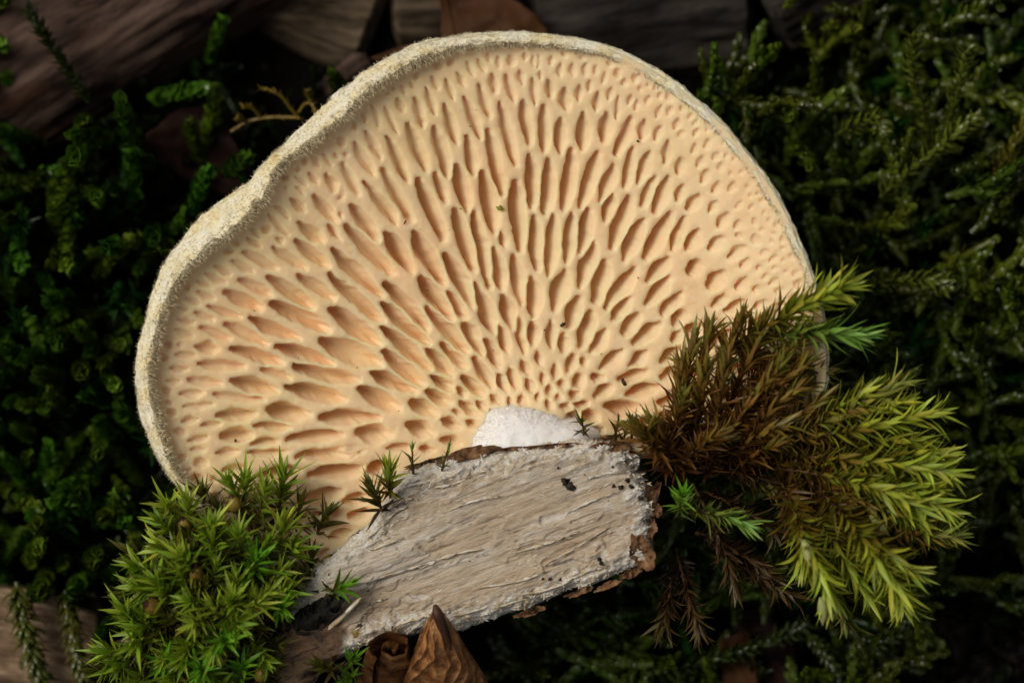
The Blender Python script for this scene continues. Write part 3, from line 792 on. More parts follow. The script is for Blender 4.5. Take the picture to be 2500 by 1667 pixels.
LRNG = np.random.default_rng(77)
STAR = [leaf_mesh('star_leaf', M['moss_big'], length=0.82 * l, width=0.130 * w, droop=d, fold=0.5, n=6, twist=tw, shape=0.28)
        for l, w, d, tw in ((1, 1, -0.15, 0.1), (0.85, 1.1, 0.25, -0.15), (1.1, 0.9, 0.1, 0.25), (0.75, 1.0, -0.3, 0.0), (0.95, 1.1, 0.45, -0.3))]
LONG = [leaf_mesh('long_leaf', M['moss_big'], length=0.90 * l, width=0.140 * w, droop=d, fold=0.55, n=7, twist=tw, shape=0.3, wave=wv)
        for l, w, d, tw, wv in ((1, 1, -0.2, 0.3, 0.1), (1.15, 0.9, 0.5, -0.5, 0.3), (0.85, 1.1, 0.2, 0.5, 0.2), (1.05, 1.0, -0.5, -0.2, 0.3), (0.9, 0.9, 0.9, 0.8, 0.2))]

def lerp(a, b, t): return tuple(x * (1 - t) + y * t for x, y in zip(a, b))
def grad(stops, t):
    for (a, ca), (b, cb) in zip(stops, stops[1:]):
        if t <= b: return lerp(ca, cb, (t - a) / (b - a + 1e-9))
    return stops[-1][1]

def moss_shoot(name, label, group, p0, p1, p2, nleaf, meshes, size, stops, s0=0.15, spread=(75, 25), rng=LRNG, stem_r=0.035, tipn=5, cat='moss shoot', dim=1.0):
    """stem p0 -> p2 bent through p1, every leaf an object of its own"""
    pts = bez(p0, p1, p2, 12)
    root = thing(name, label, cat, p0, group)
    V, F = tube(pts - np.asarray(p0), np.linspace(stem_r * 1.2, stem_r * 0.6, 12), 5)
    link('stem', mesh_np('stem', V, F), M['stalk'], root)
    tot = nleaf + tipn
    for i in range(tot):
        s = s0 + (1 - s0) * (i / max(1, nleaf - 1)) if i < nleaf else 1.0
        s = min(1.0, s)
        f = s * 11; k = min(10, int(f)); p = pts[k] * (1 - (f - k)) + pts[k + 1] * (f - k)
        T = pts[k + 1] - pts[k]; T = Vector(T).normalized()
        a = i * 2.39996 + rng.normal(0, 0.25)
        q = (s - s0) / (1 - s0 + 1e-9)
        sp = math.radians(spread[0] * (1 - q) + spread[1] * q + rng.normal(0, 8)) if i < nleaf else math.radians(rng.uniform(5, spread[1]))
        A = T.orthogonal().normalized(); B = T.cross(A)
        out = A * math.cos(a) + B * math.sin(a)
        d = T * math.cos(sp) + out * math.sin(sp)
        up = T * math.sin(sp) - out * math.cos(sp)
        sc = size * rng.uniform(0.75, 1.15) * (0.8 + 0.3 * q if i < nleaf else 0.85)
        me = meshes[rng.integers(len(meshes))]
        o = bpy.data.objects.new('leaf', me)
        COL.objects.link(o)
        o.parent = root
        o.matrix_local = frame_mat(p - np.asarray(p0), d, up, sc, rng.normal(0, 0.25))
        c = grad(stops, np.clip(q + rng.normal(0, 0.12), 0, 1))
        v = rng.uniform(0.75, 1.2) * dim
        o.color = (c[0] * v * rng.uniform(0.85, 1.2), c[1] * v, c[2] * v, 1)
    return root

# ------------------------------------------------------------------ the chunk of rotten wood
EDGE = [(690,1372),(720,1298),(790,1250),(830,1215),(862,1188),(882,1160),(893,1128),(905,1100),(925,1085),(960,1074),(1000,1067),(1060,1052),(1110,1037),(1180,1027),(1260,1014),
        (1340,1010),(1400,1015),(1440,1028),(1468,1060),(1486,1108),(1502,1150),(1500,1200),(1493,1240),(1498,1272),(1480,1295),(1440,1312),(1400,1330),(1350,1352),
        (1300,1362),(1250,1386),(1200,1402),(1150,1416),(1100,1432),(1060,1452),(1000,1452),(940,1458),(870,1470),(800,1500),(740,1545),(690,1600),(630,1600),(615,1500),(650,1420)]
CHZ = 1.75
def in_poly(x, y, poly):
    inside = np.zeros(x.shape, bool)
    n = len(poly)
    for i in range(n):
        x1, y1 = poly[i]; x2, y2 = poly[(i + 1) % n]
        c = ((y1 > y) != (y2 > y)) & (x < (x2 - x1) * (y - y1) / (y2 - y1 + 1e-12) + x1)
        inside ^= c
    return inside
def poly_dist(x, y, poly):
    d = np.full(x.shape, 1e9)
    n = len(poly)
    for i in range(n):
        x1, y1 = poly[i]; x2, y2 = poly[(i + 1) % n]
        dx, dy = x2 - x1, y2 - y1
        t = np.clip(((x - x1) * dx + (y - y1) * dy) / (dx * dx + dy * dy + 1e-12), 0, 1)
        d = np.minimum(d, np.hypot(x - x1 - t * dx, y - y1 - t * dy))
    return d
def chunk_height(X, Y, d):
    a = math.radians(FIB); c, s = math.cos(a), math.sin(a)
    u = X * c + Y * s; v = -X * s + Y * c
    z = 0.9 - 0.09 * (Y + 4.0) + 0.10 * u * 0.6
    z = z + 0.30 * fbm(u * 0.25, v * 0.5, 101, 3)
    z = z + 0.035 * fbm(u * 0.5, v * 2.6, 103, 4) + 0.022 * fbm(u * 0.7, v * 10, 105, 4, 0.75) + 0.022 * fbm(u * 1.3, v * 1.8, 109, 5, 0.6) + 0.02 * vnoise(u * 6, v * 14, 106)
    # a few peeled layers with torn ends across the grain
    t = fbm(u * 0.32 + 0.5 * fbm(u * 1.5, v * 3.5, 108, 4), v * 0.55, 107, 3)
    z = z + 0.05 * sstep(0.06, 0.10, t) + 0.05 * sstep(-0.10, -0.07, t) + 0.05 * sstep(0.22, 0.25, t)
    # crumbs near the broken edge
    e = np.exp(-(d / 0.45) ** 1.3)
    z = z + e * (0.22 * fbm(u * 2.5, v * 6, 111, 4) + 0.10 * vnoise(u * 9, v * 12, 112)) - 0.40 * np.exp(-(d / 0.16) ** 1.2)
    return z
def build_chunk():
    rng = np.random.default_rng(8)
    org = P(1250, 1400, -3.5)
    poly = [tuple(P(x * F2S, y * F2S, CHZ)[:2]) for x, y in EDGE]
    root = thing('wood_chunk', 'pale rotten chunk of wood with crumbly white edges, the fungus stem fixed to it', 'wood', org)
    step = 0.027
    px = [p[0] for p in poly]; py = [p[1] for p in poly]
    x = np.arange(min(px) - 0.3, max(px) + 0.3, step); y = np.arange(min(py) - 0.3, max(py) + 0.3, step)
    X, Y = np.meshgrid(x, y, indexing='ij')
    a = math.radians(FIB); c, s = math.cos(a), math.sin(a)
    uu = X * c + Y * s; vv = -X * s + Y * c
    # ragged outline: displaced along the fibres
    j = 0.16 * fbm(uu * 1.0, vv * 5.0, 121, 4) + 0.05 * vnoise(X * 10, Y * 10, 125)
    Xw = X + j * c; Yw = Y + j * s + 0.10 * fbm(X * 2, Y * 2, 123, 3)
    ins = in_poly(Xw, Yw, poly)
    d = poly_dist(Xw, Yw, poly)
    Z = chunk_height(X, Y, d) + 0.55
    quad = ins[:-1, :-1] & ins[1:, :-1] & ins[1:, 1:] & ins[:-1, 1:]
    nx, ny = X.shape
    ii, jj = np.nonzero(quad)
    F = np.stack([ii * ny + jj, (ii + 1) * ny + jj, (ii + 1) * ny + jj + 1, ii * ny + jj + 1], -1)
    # drop tiny islands by using only used vertices
    V = np.stack([X, Y, Z], -1).reshape(-1, 3)
    used = np.unique(F); mp = -np.ones(len(V), int); mp[used] = np.arange(len(used))
    V = V[used]; F = mp[F]; dd = d.ravel()[used]
    E = np.concatenate([F[:, [0, 1]], F[:, [1, 2]], F[:, [2, 3]], F[:, [3, 0]]])
    key = np.sort(E, 1); kk = key[:, 0].astype(np.int64) * len(V) + key[:, 1]
    un, inv, cnt = np.unique(kk, return_inverse=True, return_counts=True)
    be = E[cnt[inv] == 1]
    bv = np.unique(be); bm = -np.ones(len(V), int); bm[bv] = np.arange(len(bv))
    base_n = len(V); nb = len(bv)
    xf = ((V[:, 0] / (1 - CHZ / CAMZ)) * 100 + 1250) / F2S; yf = (833.5 - V[:, 1] / (1 - CHZ / CAMZ) * 100) / F2S
    tail = sstep(0, 22, (800 - xf) + 25 * fbm(V[:, 0] * 2, V[:, 1] * 2, 133, 4)) * sstep(0, 26, yf - (1385 + (790 - xf) * 0.10) + 30 * fbm(V[:, 0] * 2.4, V[:, 1] * 2.4, 134, 4))
    corner = sstep(0, 30, xf - 1425 + 60 * fbm(V[:, 0] * 3, V[:, 1] * 3, 135, 4)) * sstep(0, 20, 55 * fbm(V[:, 0] * 2.6, V[:, 1] * 2.6, 136, 4, 0.65) + 6) * sstep(0.75, 0.2, dd) * (yf < 1200)
    bark_top = np.maximum(tail, 0.9 * corner)
    VV = [V]; bark = [bark_top]; edg = [np.exp(-(dd / 0.55) ** 1.4) * 0.42]
    FF = [F]
    cen = V[:, :2].mean(0)
    prev = bv
    # height of the mossy ground under the rim
    levels = [(0.10, 0.0, 0.0), (0.30, 0.03, 0.25), (0.7, 0.05, 0.9), (1.4, 0.02, 1.0), (2.6, -0.10, 1.0), (4.4, -0.35, 1.0), (6.6, -0.55, 1.0)]
    off0 = base_n
    for li, (dz, outw, bk) in enumerate(levels):
        q = V[bv].copy()
        dirv = q[:, :2] - cen; dirv /= np.linalg.norm(dirv, axis=1, keepdims=True) + 1e-9
        n1 = fbm(q[:, 0] * 2.2 + li * 3.1, q[:, 1] * 2.2 - li * 1.7, 131, 3)
        q[:, :2] += dirv * (outw + 0.18 * n1 * min(1, dz * 2))[:, None]
        q[:, 2] -= dz * (1 + 0.15 * n1)
        VV.append(q); bark.append(np.full(nb, bk) * np.clip(1 + n1, 0, 1)); edg.append(np.full(nb, 0.45 if bk < 0.5 else 0.0))
        cur = off0 + li * nb + np.arange(nb)
        e0, e1 = bm[be[:, 0]], bm[be[:, 1]]
        pv = prev
        FF.append(np.stack([pv[e1], pv[e0], cur[e0], cur[e1]], -1))
        prev = cur
    VV = np.concatenate(VV); FF = np.concatenate(FF)
    me = mesh_np('wood_body', VV - org, FF)
    attr(me, 'edge', np.concatenate(edg)); attr(me, 'bark', np.concatenate(bark))
    link('wood_body', me, M['chunk'], root)
    # ---- fibres and crumbs standing off the wood
    H = {}
    def hz(px_, py_):
        xx, yy = np.atleast_1d(px_), np.atleast_1d(py_)
        return chunk_height(xx, yy, poly_dist(xx, yy, poly)) + 0.55
    n = 6000
    ci = rng.integers(0, base_n, n)
    near = dd[ci]
    keep = (rng.random(n) < np.exp(-(near / 0.35) ** 1.1) + 0.03) & (tail[ci] < 0.2)
    ci = ci[keep]
    B = V[ci] + np.array([0, 0, 0.01]); n = len(ci)
    th_ = a + rng.normal(0, 0.35, n) + np.where(dd[ci] < 0.3, rng.normal(0, 0.7, n), 0)
    D = np.stack([np.cos(th_), np.sin(th_), rng.uniform(-0.1, 0.45, n)], -1); D /= np.linalg.norm(D, axis=1, keepdims=True)
    L = rng.uniform(0.04, 0.22, n) * np.where(dd[ci] < 0.4, 1, 1.3); w = rng.uniform(0.007, 0.030, n) * np.where(dd[ci] < 0.4, 1, 0.55)
    sd_ = np.cross(D, [0, 0, 1]); sd_ /= np.linalg.norm(sd_, axis=1, keepdims=True)
    upv = np.cross(sd_, D)
    L_, w_ = L[:, None], w[:, None]
    Vb = np.stack([B - D * L_ * .5, B + sd_ * w_ + upv * w_ * .2, B - sd_ * w_ + upv * w_ * .2, B + upv * w_ * 0.9, B + D * L_ * .5], 1).reshape(-1, 3)
    i = np.arange(n)[:, None] * 5
    Ft = np.concatenate([i + np.array([[0, 1, 3]]), i + np.array([[0, 3, 2]]), i + np.array([[4, 3, 1]]), i + np.array([[4, 2, 3]])])
    o = solid('wood_crumbs', Vb, Ft, M['fibre'], root, org); o['kind'] = 'stuff'
    # ---- larger torn splinters, each its own piece
    spl = [(880,1205,935,1165,9),(845,1235,905,1180,8),(905,1165,960,1150,7),(850,1265,925,1235,12),(960,1310,1110,1262,9),(800,1350,1000,1290,8),(1180,1270,1330,1220,7),
           (1250,1300,1400,1210,6),(1300,1180,1420,1130,6),(1020,1180,1150,1140,6),(1100,1350,1260,1310,8),(1200,1365,1330,1325,8),(985,1425,1120,1395,9),(900,1440,1010,1410,8),
           (1130,1400,1240,1370,8),(1000,1120,1080,1095,7),(930,1120,985,1108,10),(1350,1100,1440,1085,6),(790,1415,890,1375,5),(1290,1340,1400,1300,7)]
    for k, (x1, y1, x2, y2, w) in enumerate(spl):
        A = P(x1 * F2S, y1 * F2S, CHZ); Bq = P(x2 * F2S, y2 * F2S, CHZ)
        A[2] = hz(A[0], A[1])[0] + 0.03; Bq[2] = hz(Bq[0], Bq[1])[0] + 0.05
        mid = (A + Bq) / 2; mid[2] = max(hz(mid[0], mid[1])[0] + 0.05, mid[2]); mid[:2] += rng.normal(0, 0.05, 2)
        pts = bez(A, mid * 2 - (A + Bq) / 2, Bq, 14)
        r = w / 340 * (np.sin(np.linspace(0.12, 3.05, 14)) ** 0.6) * (1 + 0.35 * rng.normal(0, 1, 14))
        Vt, Ft_ = tube(pts, np.abs(r), 6)
        Vt = Vt + rng.normal(0, 0.012, Vt.shape)
        solid('splinter', Vt, Ft_, M['fibre'], root, org)
    # ---- bark flakes
    fl = [((1072,1046),140,30,-14,0.15),((985,1068),90,24,-10,0.2),((1180,1032),110,10,-5,0.1),((1290,1024),130,9,-3,0.15),((1402,1026),84,20,6,0.2),
          ((1503,1138),26,62,12,0.35),((1506,1172),30,36,-8,0.3),((1497,1216),26,44,4,0.3),((1474,1268),58,84,-18,0.30),((1395,1345),60,14,-22,0.1),((1215,1408),70,16,-18,0.1),((1330,1362),60,14,-18,0.1),((1448,1318),50,20,-20,0.2)]
    for (cx, cy), wd, ht, rot, curl in fl:
        Cq = P(cx * F2S, cy * F2S, CHZ)
        q = np.linspace(0, 1, 12); t = np.linspace(0, 2 * np.pi, 60, endpoint=False)
        sd0 = rng.uniform(0, 50)
        rr = 1 + 0.5 * fbm(np.cos(t) * 1.7 + sd0, np.sin(t) * 1.7 + sd0, 141, 5, 0.6)
        TT, QQ = np.meshgrid(t, q, indexing='ij')
        ex = wd * F2S / 200 * np.cos(TT) * QQ * rr[:, None]; ey = ht * F2S / 200 * np.sin(TT) * QQ * rr[:, None]
        ra = math.radians(-rot)
        xx = Cq[0] + ex * math.cos(ra) - ey * math.sin(ra); yy = Cq[1] + ex * math.sin(ra) + ey * math.cos(ra)
        zb = hz(Cq[0], Cq[1])[0] + 0.16
        zz = zb - 0.06 + curl * QQ ** 2 * 0.35 + 0.22 * fbm(xx * 3, yy * 3, 143, 4, 0.6) - 0.02
        top = np.stack([xx, yy, zz], -1).reshape(-1, 3); bot = top - np.array([0, 0, 0.07])
        Fg = grid_faces(len(t), len(q), wrap_u=True); nn = len(top)
        rim = np.arange(len(t)) * len(q) + len(q) - 1; rn = np.roll(rim, -1)
        Fs = np.stack([rim, rn, rn + nn, rim + nn], -1)
        solid('bark_flake', np.concatenate([top, bot]), np.concatenate([Fg, Fg[:, ::-1] + nn, Fs]), M['bark'], root, org)
    # ---- black bark strip with a torn white edge at the tapered end
    pts = np.array([P(x * F2S, y * F2S, z) for x, y, z in ((640,1545,0.6),(690,1500,1.0),(735,1462,1.35),(770,1430,1.6),(800,1402,1.75),(830,1372,1.9))])
    tt = np.linspace(0, 1, 40)
    cc = np.stack([np.interp(tt, np.linspace(0, 1, 6), pts[:, k]) for k in range(3)], -1)
    wv = 0.20 * (1 - tt) ** 0.4 + 0.012
    nrm = np.array([0.66, -0.75, 0.0])
    rows = []
    for f_, dz in ((-1, -1.6), (-0.9, -0.5), (-0.6, -0.08), (0, 0.05), (0.5, 0.0), (0.9, -0.25), (1, -1.2)):
        jit = 0.25 * fbm(tt * 9, np.full_like(tt, f_ * 3), 151, 3)
        rows.append(cc + nrm * (wv * (f_ + jit))[:, None] * 0.55 + np.array([0, 0, 1]) * (dz * wv * 3 + 0.1 * jit)[:, None])
    Vs = np.stack(rows, 1)
    solid('torn_sliver', Vs.reshape(-1, 3), grid_faces(40, 7), M['fibre'], root, org)
    pts2 = bez(P(640 * F2S, 1470 * F2S, 0.5), P(720 * F2S, 1425 * F2S, 1.5), P(775 * F2S, 1375 * F2S, 1.6), 30)
    Vs, Fs = tube(pts2, 0.36 * np.sin(np.linspace(0.5, 2.7, 30)), 24)
    Vs = Vs + (0.6 * fbm(Vs[:, 0] * 4, Vs[:, 1] * 4 + Vs[:, 2], 155, 4, 0.6))[:, None] * np.array([0.5, 0.5, 1])
    solid('black_bark', Vs, Fs, M['bark_black'], root, org)
    return root, hz
CHUNK, chunk_hz = build_chunk()

# ------------------------------------------------------------------ logs, planks and fallen leaves around
def log(name, label, p1, p2, rad, mat, seed, group=None, flat=1.0, rough=0.25, amp=1.0):
    p1, p2 = np.asarray(p1, float), np.asarray(p2, float)
    n, k = 170, 90
    ax = p2 - p1; ln = np.linalg.norm(ax); ax /= ln
    s = np.cross([0, 0, 1], ax); s /= np.linalg.norm(s); upv = np.cross(ax, s)
    t = np.linspace(0, ln, n); ph = np.linspace(0, 2 * np.pi, k, endpoint=False)
    T, PH = np.meshgrid(t, ph, indexing='ij')
    cir = PH * rad
    r = rad * (1 + 0.05 * np.cos(3 * PH + seed)) + rough * (fbm(T * 0.25, np.cos(PH) * 2.2 + np.sin(PH) * 3.1, seed, 4) * 0.6 + 0.55 * fbm(T * 0.4, np.cos(PH) * 7 + np.sin(PH) * 9, seed + 9, 4)) * amp
    end = np.minimum(T, ln - T); r = r * (0.25 + 0.75 * sstep(-0.2, 0.25, end))
    V = p1 + T[..., None] * ax + (r * np.cos(PH))[..., None] * s + (r * np.sin(PH) * flat)[..., None] * upv
    V = V.reshape(-1, 3)
    F = grid_faces(n, k, wrap_v=True)
    c0 = len(V); V = np.concatenate([V, [p1, p2]])
    i = np.arange(k); ip = (i + 1) % k
    F3 = np.concatenate([np.stack([np.full(k, c0), ip, i], -1), np.stack([np.full(k, c0 + 1), (n - 1) * k + i, (n - 1) * k + ip], -1)])
    o = solid(name, V, [F, F3], mat, None, (p1 + p2) / 2)
    return tag(o, label, 'log', group)

M['wood_pink'] = mat_wood('pink_brown_wood', (0.010, 0.006, 0.005), (0.11, 0.070, 0.052), math.radians(31), 1.6, 0.16, (0.04, 0.016, 0.007), bmp=0.3)
M['wood_block'] = mat_wood('brown_block_wood', (0.040, 0.029, 0.018), (0.135, 0.10, 0.064), 0.0, 2.2, 0.10)
M['wood_grey'] = mat_wood('charcoal_wood', (0.013, 0.011, 0.0095), (0.055, 0.046, 0.039), math.radians(18), 1.6, 0.25)
M['wood_tan'] = mat_wood('tan_wood', (0.13, 0.075, 0.045), (0.42, 0.30, 0.19), math.radians(-14), 3.2, 0.12, bmp=0.3)
M['wood_tan2'] = mat_wood('tan_grey_wood', (0.05, 0.04, 0.03), (0.20, 0.15, 0.10), math.radians(80), 2.4, 0.16)

log('fallen_log', 'pinkish brown weathered log lying bare behind the feather moss', P(-260, 420, -5.6), P(900, -330, -5.2), 2.0, M['wood_pink'], 201, rough=0.5)
log('fallen_log', 'short brown log with fine cross-wise grain beside the standing tan leaf', P(560, -90, -6.0), P(930, 60, -5.8), 1.35, M['wood_block'], 205)
log('fallen_log', 'small brown log stub wedged between the dark crack and the tan leaf', P(955, 20, -5.9), P(1150, 10, -5.9), 1.25, M['wood_block'], 207)
log('fallen_log', 'broad charcoal grey log behind the rounded edge of the fungus', P(1290, 20, -5.7), P(1830, -20, -5.7), 2.1, M['wood_grey'], 211, rough=0.35)
log('fallen_log', 'pale grey log stub past the dark crack of the charcoal log', P(1860, 20, -5.0), P(2130, -110, -5.0), 1.4, M['wood_grey'], 215, rough=0.3)
log('wood_stick', 'pinkish stick end poking out below the fungus edge by the mossy patch', P(800, 230, -4.6), P(905, 150, -4.4), 0.42, M['wood_pink'], 217, rough=0.15)['category'] = 'stick'

def plank(name, label, pts, z, th, mat, seed, cat='plank'):
    poly = np.array([P(x, y, z)[:2] for x, y in pts])
    c = poly.mean(0)
    # resample the outline, rings inwards
    n = 140
    dl = np.r_[0, np.cumsum(np.hypot(*(np.roll(poly, -1, 0) - poly).T))]
    tt = np.linspace(0, dl[-1], n, endpoint=False)
    cl = np.vstack([poly, poly[:1]])
    ring = np.stack([np.interp(tt, dl, cl[:, k]) for k in (0, 1)], -1)
    q = np.linspace(0, 1, 60)
    XY = c + (ring - c)[:, None] * q[None, :, None]
    jit = 0.06 * fbm(XY[..., 0] * 2, XY[..., 1] * 2, seed, 3)
    Z = z + 0.14 * fbm(XY[..., 0] * 0.5, XY[..., 1] * 3.5, seed + 3, 4) - 0.12 * sstep(0.96, 1, q)[None]
    top = np.concatenate([XY + jit[..., None], Z[..., None]], -1).reshape(-1, 3)
    F = grid_faces(n, 60, wrap_u=True)
    rim = np.arange(n) * 60 + 59
    low = top[rim] - np.array([0, 0, th]); nn = len(top)
    rn = np.roll(rim, -1); li = nn + np.arange(n); ln_ = np.roll(li, -1)
    Fs = np.stack([rim, rn, ln_, li], -1)
    o = solid(name, np.concatenate([top, low]), np.concatenate([F, Fs]), mat, None, (c[0], c[1], z - th))
    return tag(o, label, cat)
plank('wood_plank', 'bare tan plank of wood with the two hanging moss strands across it', [(-260,1400),(60,1440),(175,1470),(238,1500),(236,1590),(222,1690),(200,1900),(-300,1950)], -3.0, 3.2, M['wood_tan'], 231)
plank('wood_stake', 'narrow grey brown wood end beside the tan plank under the moss cushion', [(190,1470),(232,1440),(250,1480),(248,1560),(240,1640),(210,1640)], -3.6, 2.4, M['wood_tan2'], 235, 'stick')

def leaf_sheet(name, label, outline, z0, tilt, mat, seed, curl=0.4, cat='leaf', thick=0.03):
    """a fallen leaf: outline as photo points, bent in space"""
    poly = np.array([P(x, y, z0)[:2] for x, y in outline])
    c = poly.mean(0); n = 120
    cl = np.vstack([poly, poly[:1]])
    dl = np.r_[0, np.cumsum(np.hypot(*np.diff(cl, axis=0).T))]
    ring = np.stack([np.interp(np.linspace(0, dl[-1], n, endpoint=False), dl, cl[:, k]) for k in (0, 1)], -1)
    ring = c + (ring - c) * (1 + 0.16 * fbm(ring[:, 0] * 1.6, ring[:, 1] * 1.6, seed + 5, 4, 0.6))[:, None]
    q = np.linspace(0, 1, 30)
    XY = c + (ring - c)[:, None] * q[None, :, None]
    dX = XY - c
    Z = z0 + tilt[0] * dX[..., 0] + tilt[1] * dX[..., 1] + curl * 0.25 * (dX[..., 0] ** 2) * 0.3 + 0.5 * fbm(XY[..., 0] * 0.8, XY[..., 1] * 0.8, seed, 3) + 0.05 * vnoise(XY[..., 0] * 3 + XY[..., 1] * 2, XY[..., 1] * 0.7, seed + 2)
    top = np.concatenate([XY, Z[..., None]], -1).reshape(-1, 3); nn = len(top)
    F = grid_faces(n, 30, wrap_u=True); rim = np.arange(n) * 30 + 29; rn = np.roll(rim, -1)
    V = np.concatenate([top, top - np.array([0, 0, thick])])
    Fs = np.stack([rim, rn, rn + nn, rim + nn], -1)
    root = thing(name, label, cat, (c[0], c[1], z0))
    o = solid('leaf_blade', V, np.concatenate([F, F[:, ::-1] + nn, Fs]), mat, root, (c[0], c[1], z0))
    # midrib
    a = ring[0]; b = ring[n // 2]
    t = np.linspace(0.02, 0.98, 20)[:, None]
    m = a * (1 - t) + b * t; dm = m - c
    zz = z0 + tilt[0] * dm[:, 0] + tilt[1] * dm[:, 1] + curl * 0.25 * dm[:, 0] ** 2 * 0.3 + 0.5 * fbm(m[:, 0] * 0.8, m[:, 1] * 0.8, seed, 3) + 0.01
    Vt, Ft = tube(np.column_stack([m, zz]), np.linspace(0.05, 0.02, 20), 6)
    solid('midrib', Vt, Ft, mat, root, (c[0], c[1], z0))
    return root
M['leaf_tan'] = mat_plain('tan_leaf', [(0.3, (0.032, 0.012, 0.005)), (0.7, (0.075, 0.032, 0.011))], 0.9, 0.6, 0.04, spec=0.08)
M['leaf_red'] = mat_plain('red_brown_leaf', [(0.3, (0.010, 0.004, 0.0035)), (0.7, (0.022, 0.010, 0.007))], 0.8, 0.6, 0.04, spec=0.06)
M['leaf_dry'] = mat_plain('dry_leaf', [(0.30, (0.035, 0.014, 0.006)), (0.46, (0.24, 0.095, 0.030)), (0.66, (0.50, 0.25, 0.09))], 2.2, 0.36, 0.06, stretch=(1, 0.35, 1), ang=0.35, spec=0.5)
leaf_sheet('fallen_leaf', 'tan brown fallen leaf standing behind the top edge of the fungus', [(1075,-60),(1200,-70),(1290,20),(1345,80),(1300,150),(1180,190),(1060,180),(900,140),(985,110),(1080,100)], -3.4, (0.15, -0.1), M['leaf_tan'], 241)
leaf_sheet('fallen_leaf', 'dusky red brown leaf half buried in the moss under the log', [(345,345),(430,275),(520,250),(545,268),(560,330),(600,380),(640,450),(560,470),(450,440),(380,400)], -4.0, (0.1, 0.1), M['leaf_red'], 245)
leaf_sheet('fallen_leaf', 'reddish brown leaf between dark moss strands below the yellow green tuft', [(1790,1480),(1880,1500),(1940,1570),(1950,1700),(1800,1720),(1780,1600)], -3.8, (0.1, -0.1), M['leaf_red'], 249)
leaf_sheet('fallen_leaf', 'ochre brown leaf sliver beneath the shaggy brown moss', [(1760,1560),(1830,1540),(1850,1680),(1760,1700)], -3.3, (0.2, 0.0), M['leaf_tan'], 251)

def dry_curl():
    """crumpled dry leaf at the foot of the wood chunk: a pointed hood and a rolled lobe"""
    org = P(1040, 1700, -2.5)
    root = thing('dry_leaf', 'crumpled glossy brown dry leaf with a pointed tip and rolled lobe at the chunk', 'leaf', org)
    n, k = 150, 150
    s = np.linspace(0, 1, n); f = np.linspace(-1, 1, k)
    S, Fq = np.meshgrid(s, f, indexing='ij')
    # hood: centre line from the tip downwards
    cx = 1066 - 6 * S + 26 * S ** 2; cy = 1486 + 260 * S
    hw = 5 + 112 * S ** 0.8
    asym = np.where(Fq < 0, 1.0, 1.35)
    ang = Fq * 1.5
    X = cx + hw * np.sin(ang) * asym + 5 * fbm(S * 6, Fq * 3, 260, 3) * sstep(0.05, 0.3, S)
    Zc = 2.4 - 0.9 * S - 2.4 * S ** 2.4
    phs = Fq * 11 + 9 * S * (0.4 + np.abs(Fq)) + 5.0 * fbm(S * 2.5, Fq * 1.6, 261, 3)
    vein = (1 - np.abs(np.sin(phs)) ** 0.7 * 1.6) * 0.085 * sstep(0.06, 0.3, S)
    Z = Zc + (np.cos(ang) - 1) * hw / 100 * 1.3 + vein + 0.20 * fbm(S * 4, Fq * 2.5, 263, 4)
    Y = cy + 12 * fbm(S * 3, Fq * 3, 265, 3) * S
    V = np.stack([(X - 1250) / 100 * (1 - Z / CAMZ), (833.5 - Y) / 100 * (1 - Z / CAMZ), Z], -1)
    Fg = grid_faces(n, k)
    Vf = V.reshape(-1, 3); nn = len(Vf)
    solid('leaf_hood', np.concatenate([Vf, Vf - np.array([0, 0, 0.04])]), np.concatenate([Fg, Fg[:, ::-1] + nn]), M['leaf_dry'], root, org)
    # dark tip
    tp, tf = tube(np.array([P(1066 + dx, 1484 + dy, 2.35 + dz) for dx, dy, dz in ((-4, -8, 0), (0, 6, 0.05), (6, 22, 0.0), (14, 44, -0.1), (24, 70, -0.25), (34, 100, -0.4))]), [0.05, 0.12, 0.14, 0.13, 0.10, 0.04], 10)
    solid('leaf_tip', tp, tf, M['capsule_tip'], root, org)
    # rolled lobe: a spiral sheet
    n, k = 110, 160
    s = np.linspace(0, 1, n); w = np.linspace(0, 1, k)
    S, Wq = np.meshgrid(s, w, indexing='ij')
    ph = math.radians(230) - Wq * math.radians(640)
    r = (8 + 62 * (1 - Wq) ** 0.9 + 10 * fbm(S * 4, Wq * 6, 271, 4)) * (0.85 + 0.45 * S)
    rid = (1 - np.abs(np.sin(Wq * 30 + S * 3 + 3 * fbm(S * 2, Wq * 3, 273, 2))) * 1.6) * 3.5
    r = r + rid
    X = 962 - 20 * S + r * np.cos(ph) + 10 * fbm(S * 3, Wq * 5, 275, 3)
    Y = 1562 + 150 * S - r * np.sin(ph) * 0.75
    Z = 1.75 - 4.4 * S + r / 100 * np.sin(ph) * 0.7 + 0.35 * fbm(Wq * 5, S * 2, 277, 3)
    V = np.stack([(X - 1250) / 100, (833.5 - Y) / 100, Z], -1).reshape(-1, 3)
    Fg = grid_faces(n, k); nn = len(V)
    solid('rolled_lobe', np.concatenate([V, V - np.array([0.02, 0.02, 0.03])]), np.concatenate([Fg, Fg[:, ::-1] + nn]), M['leaf_dry'], root, org)
dry_curl()

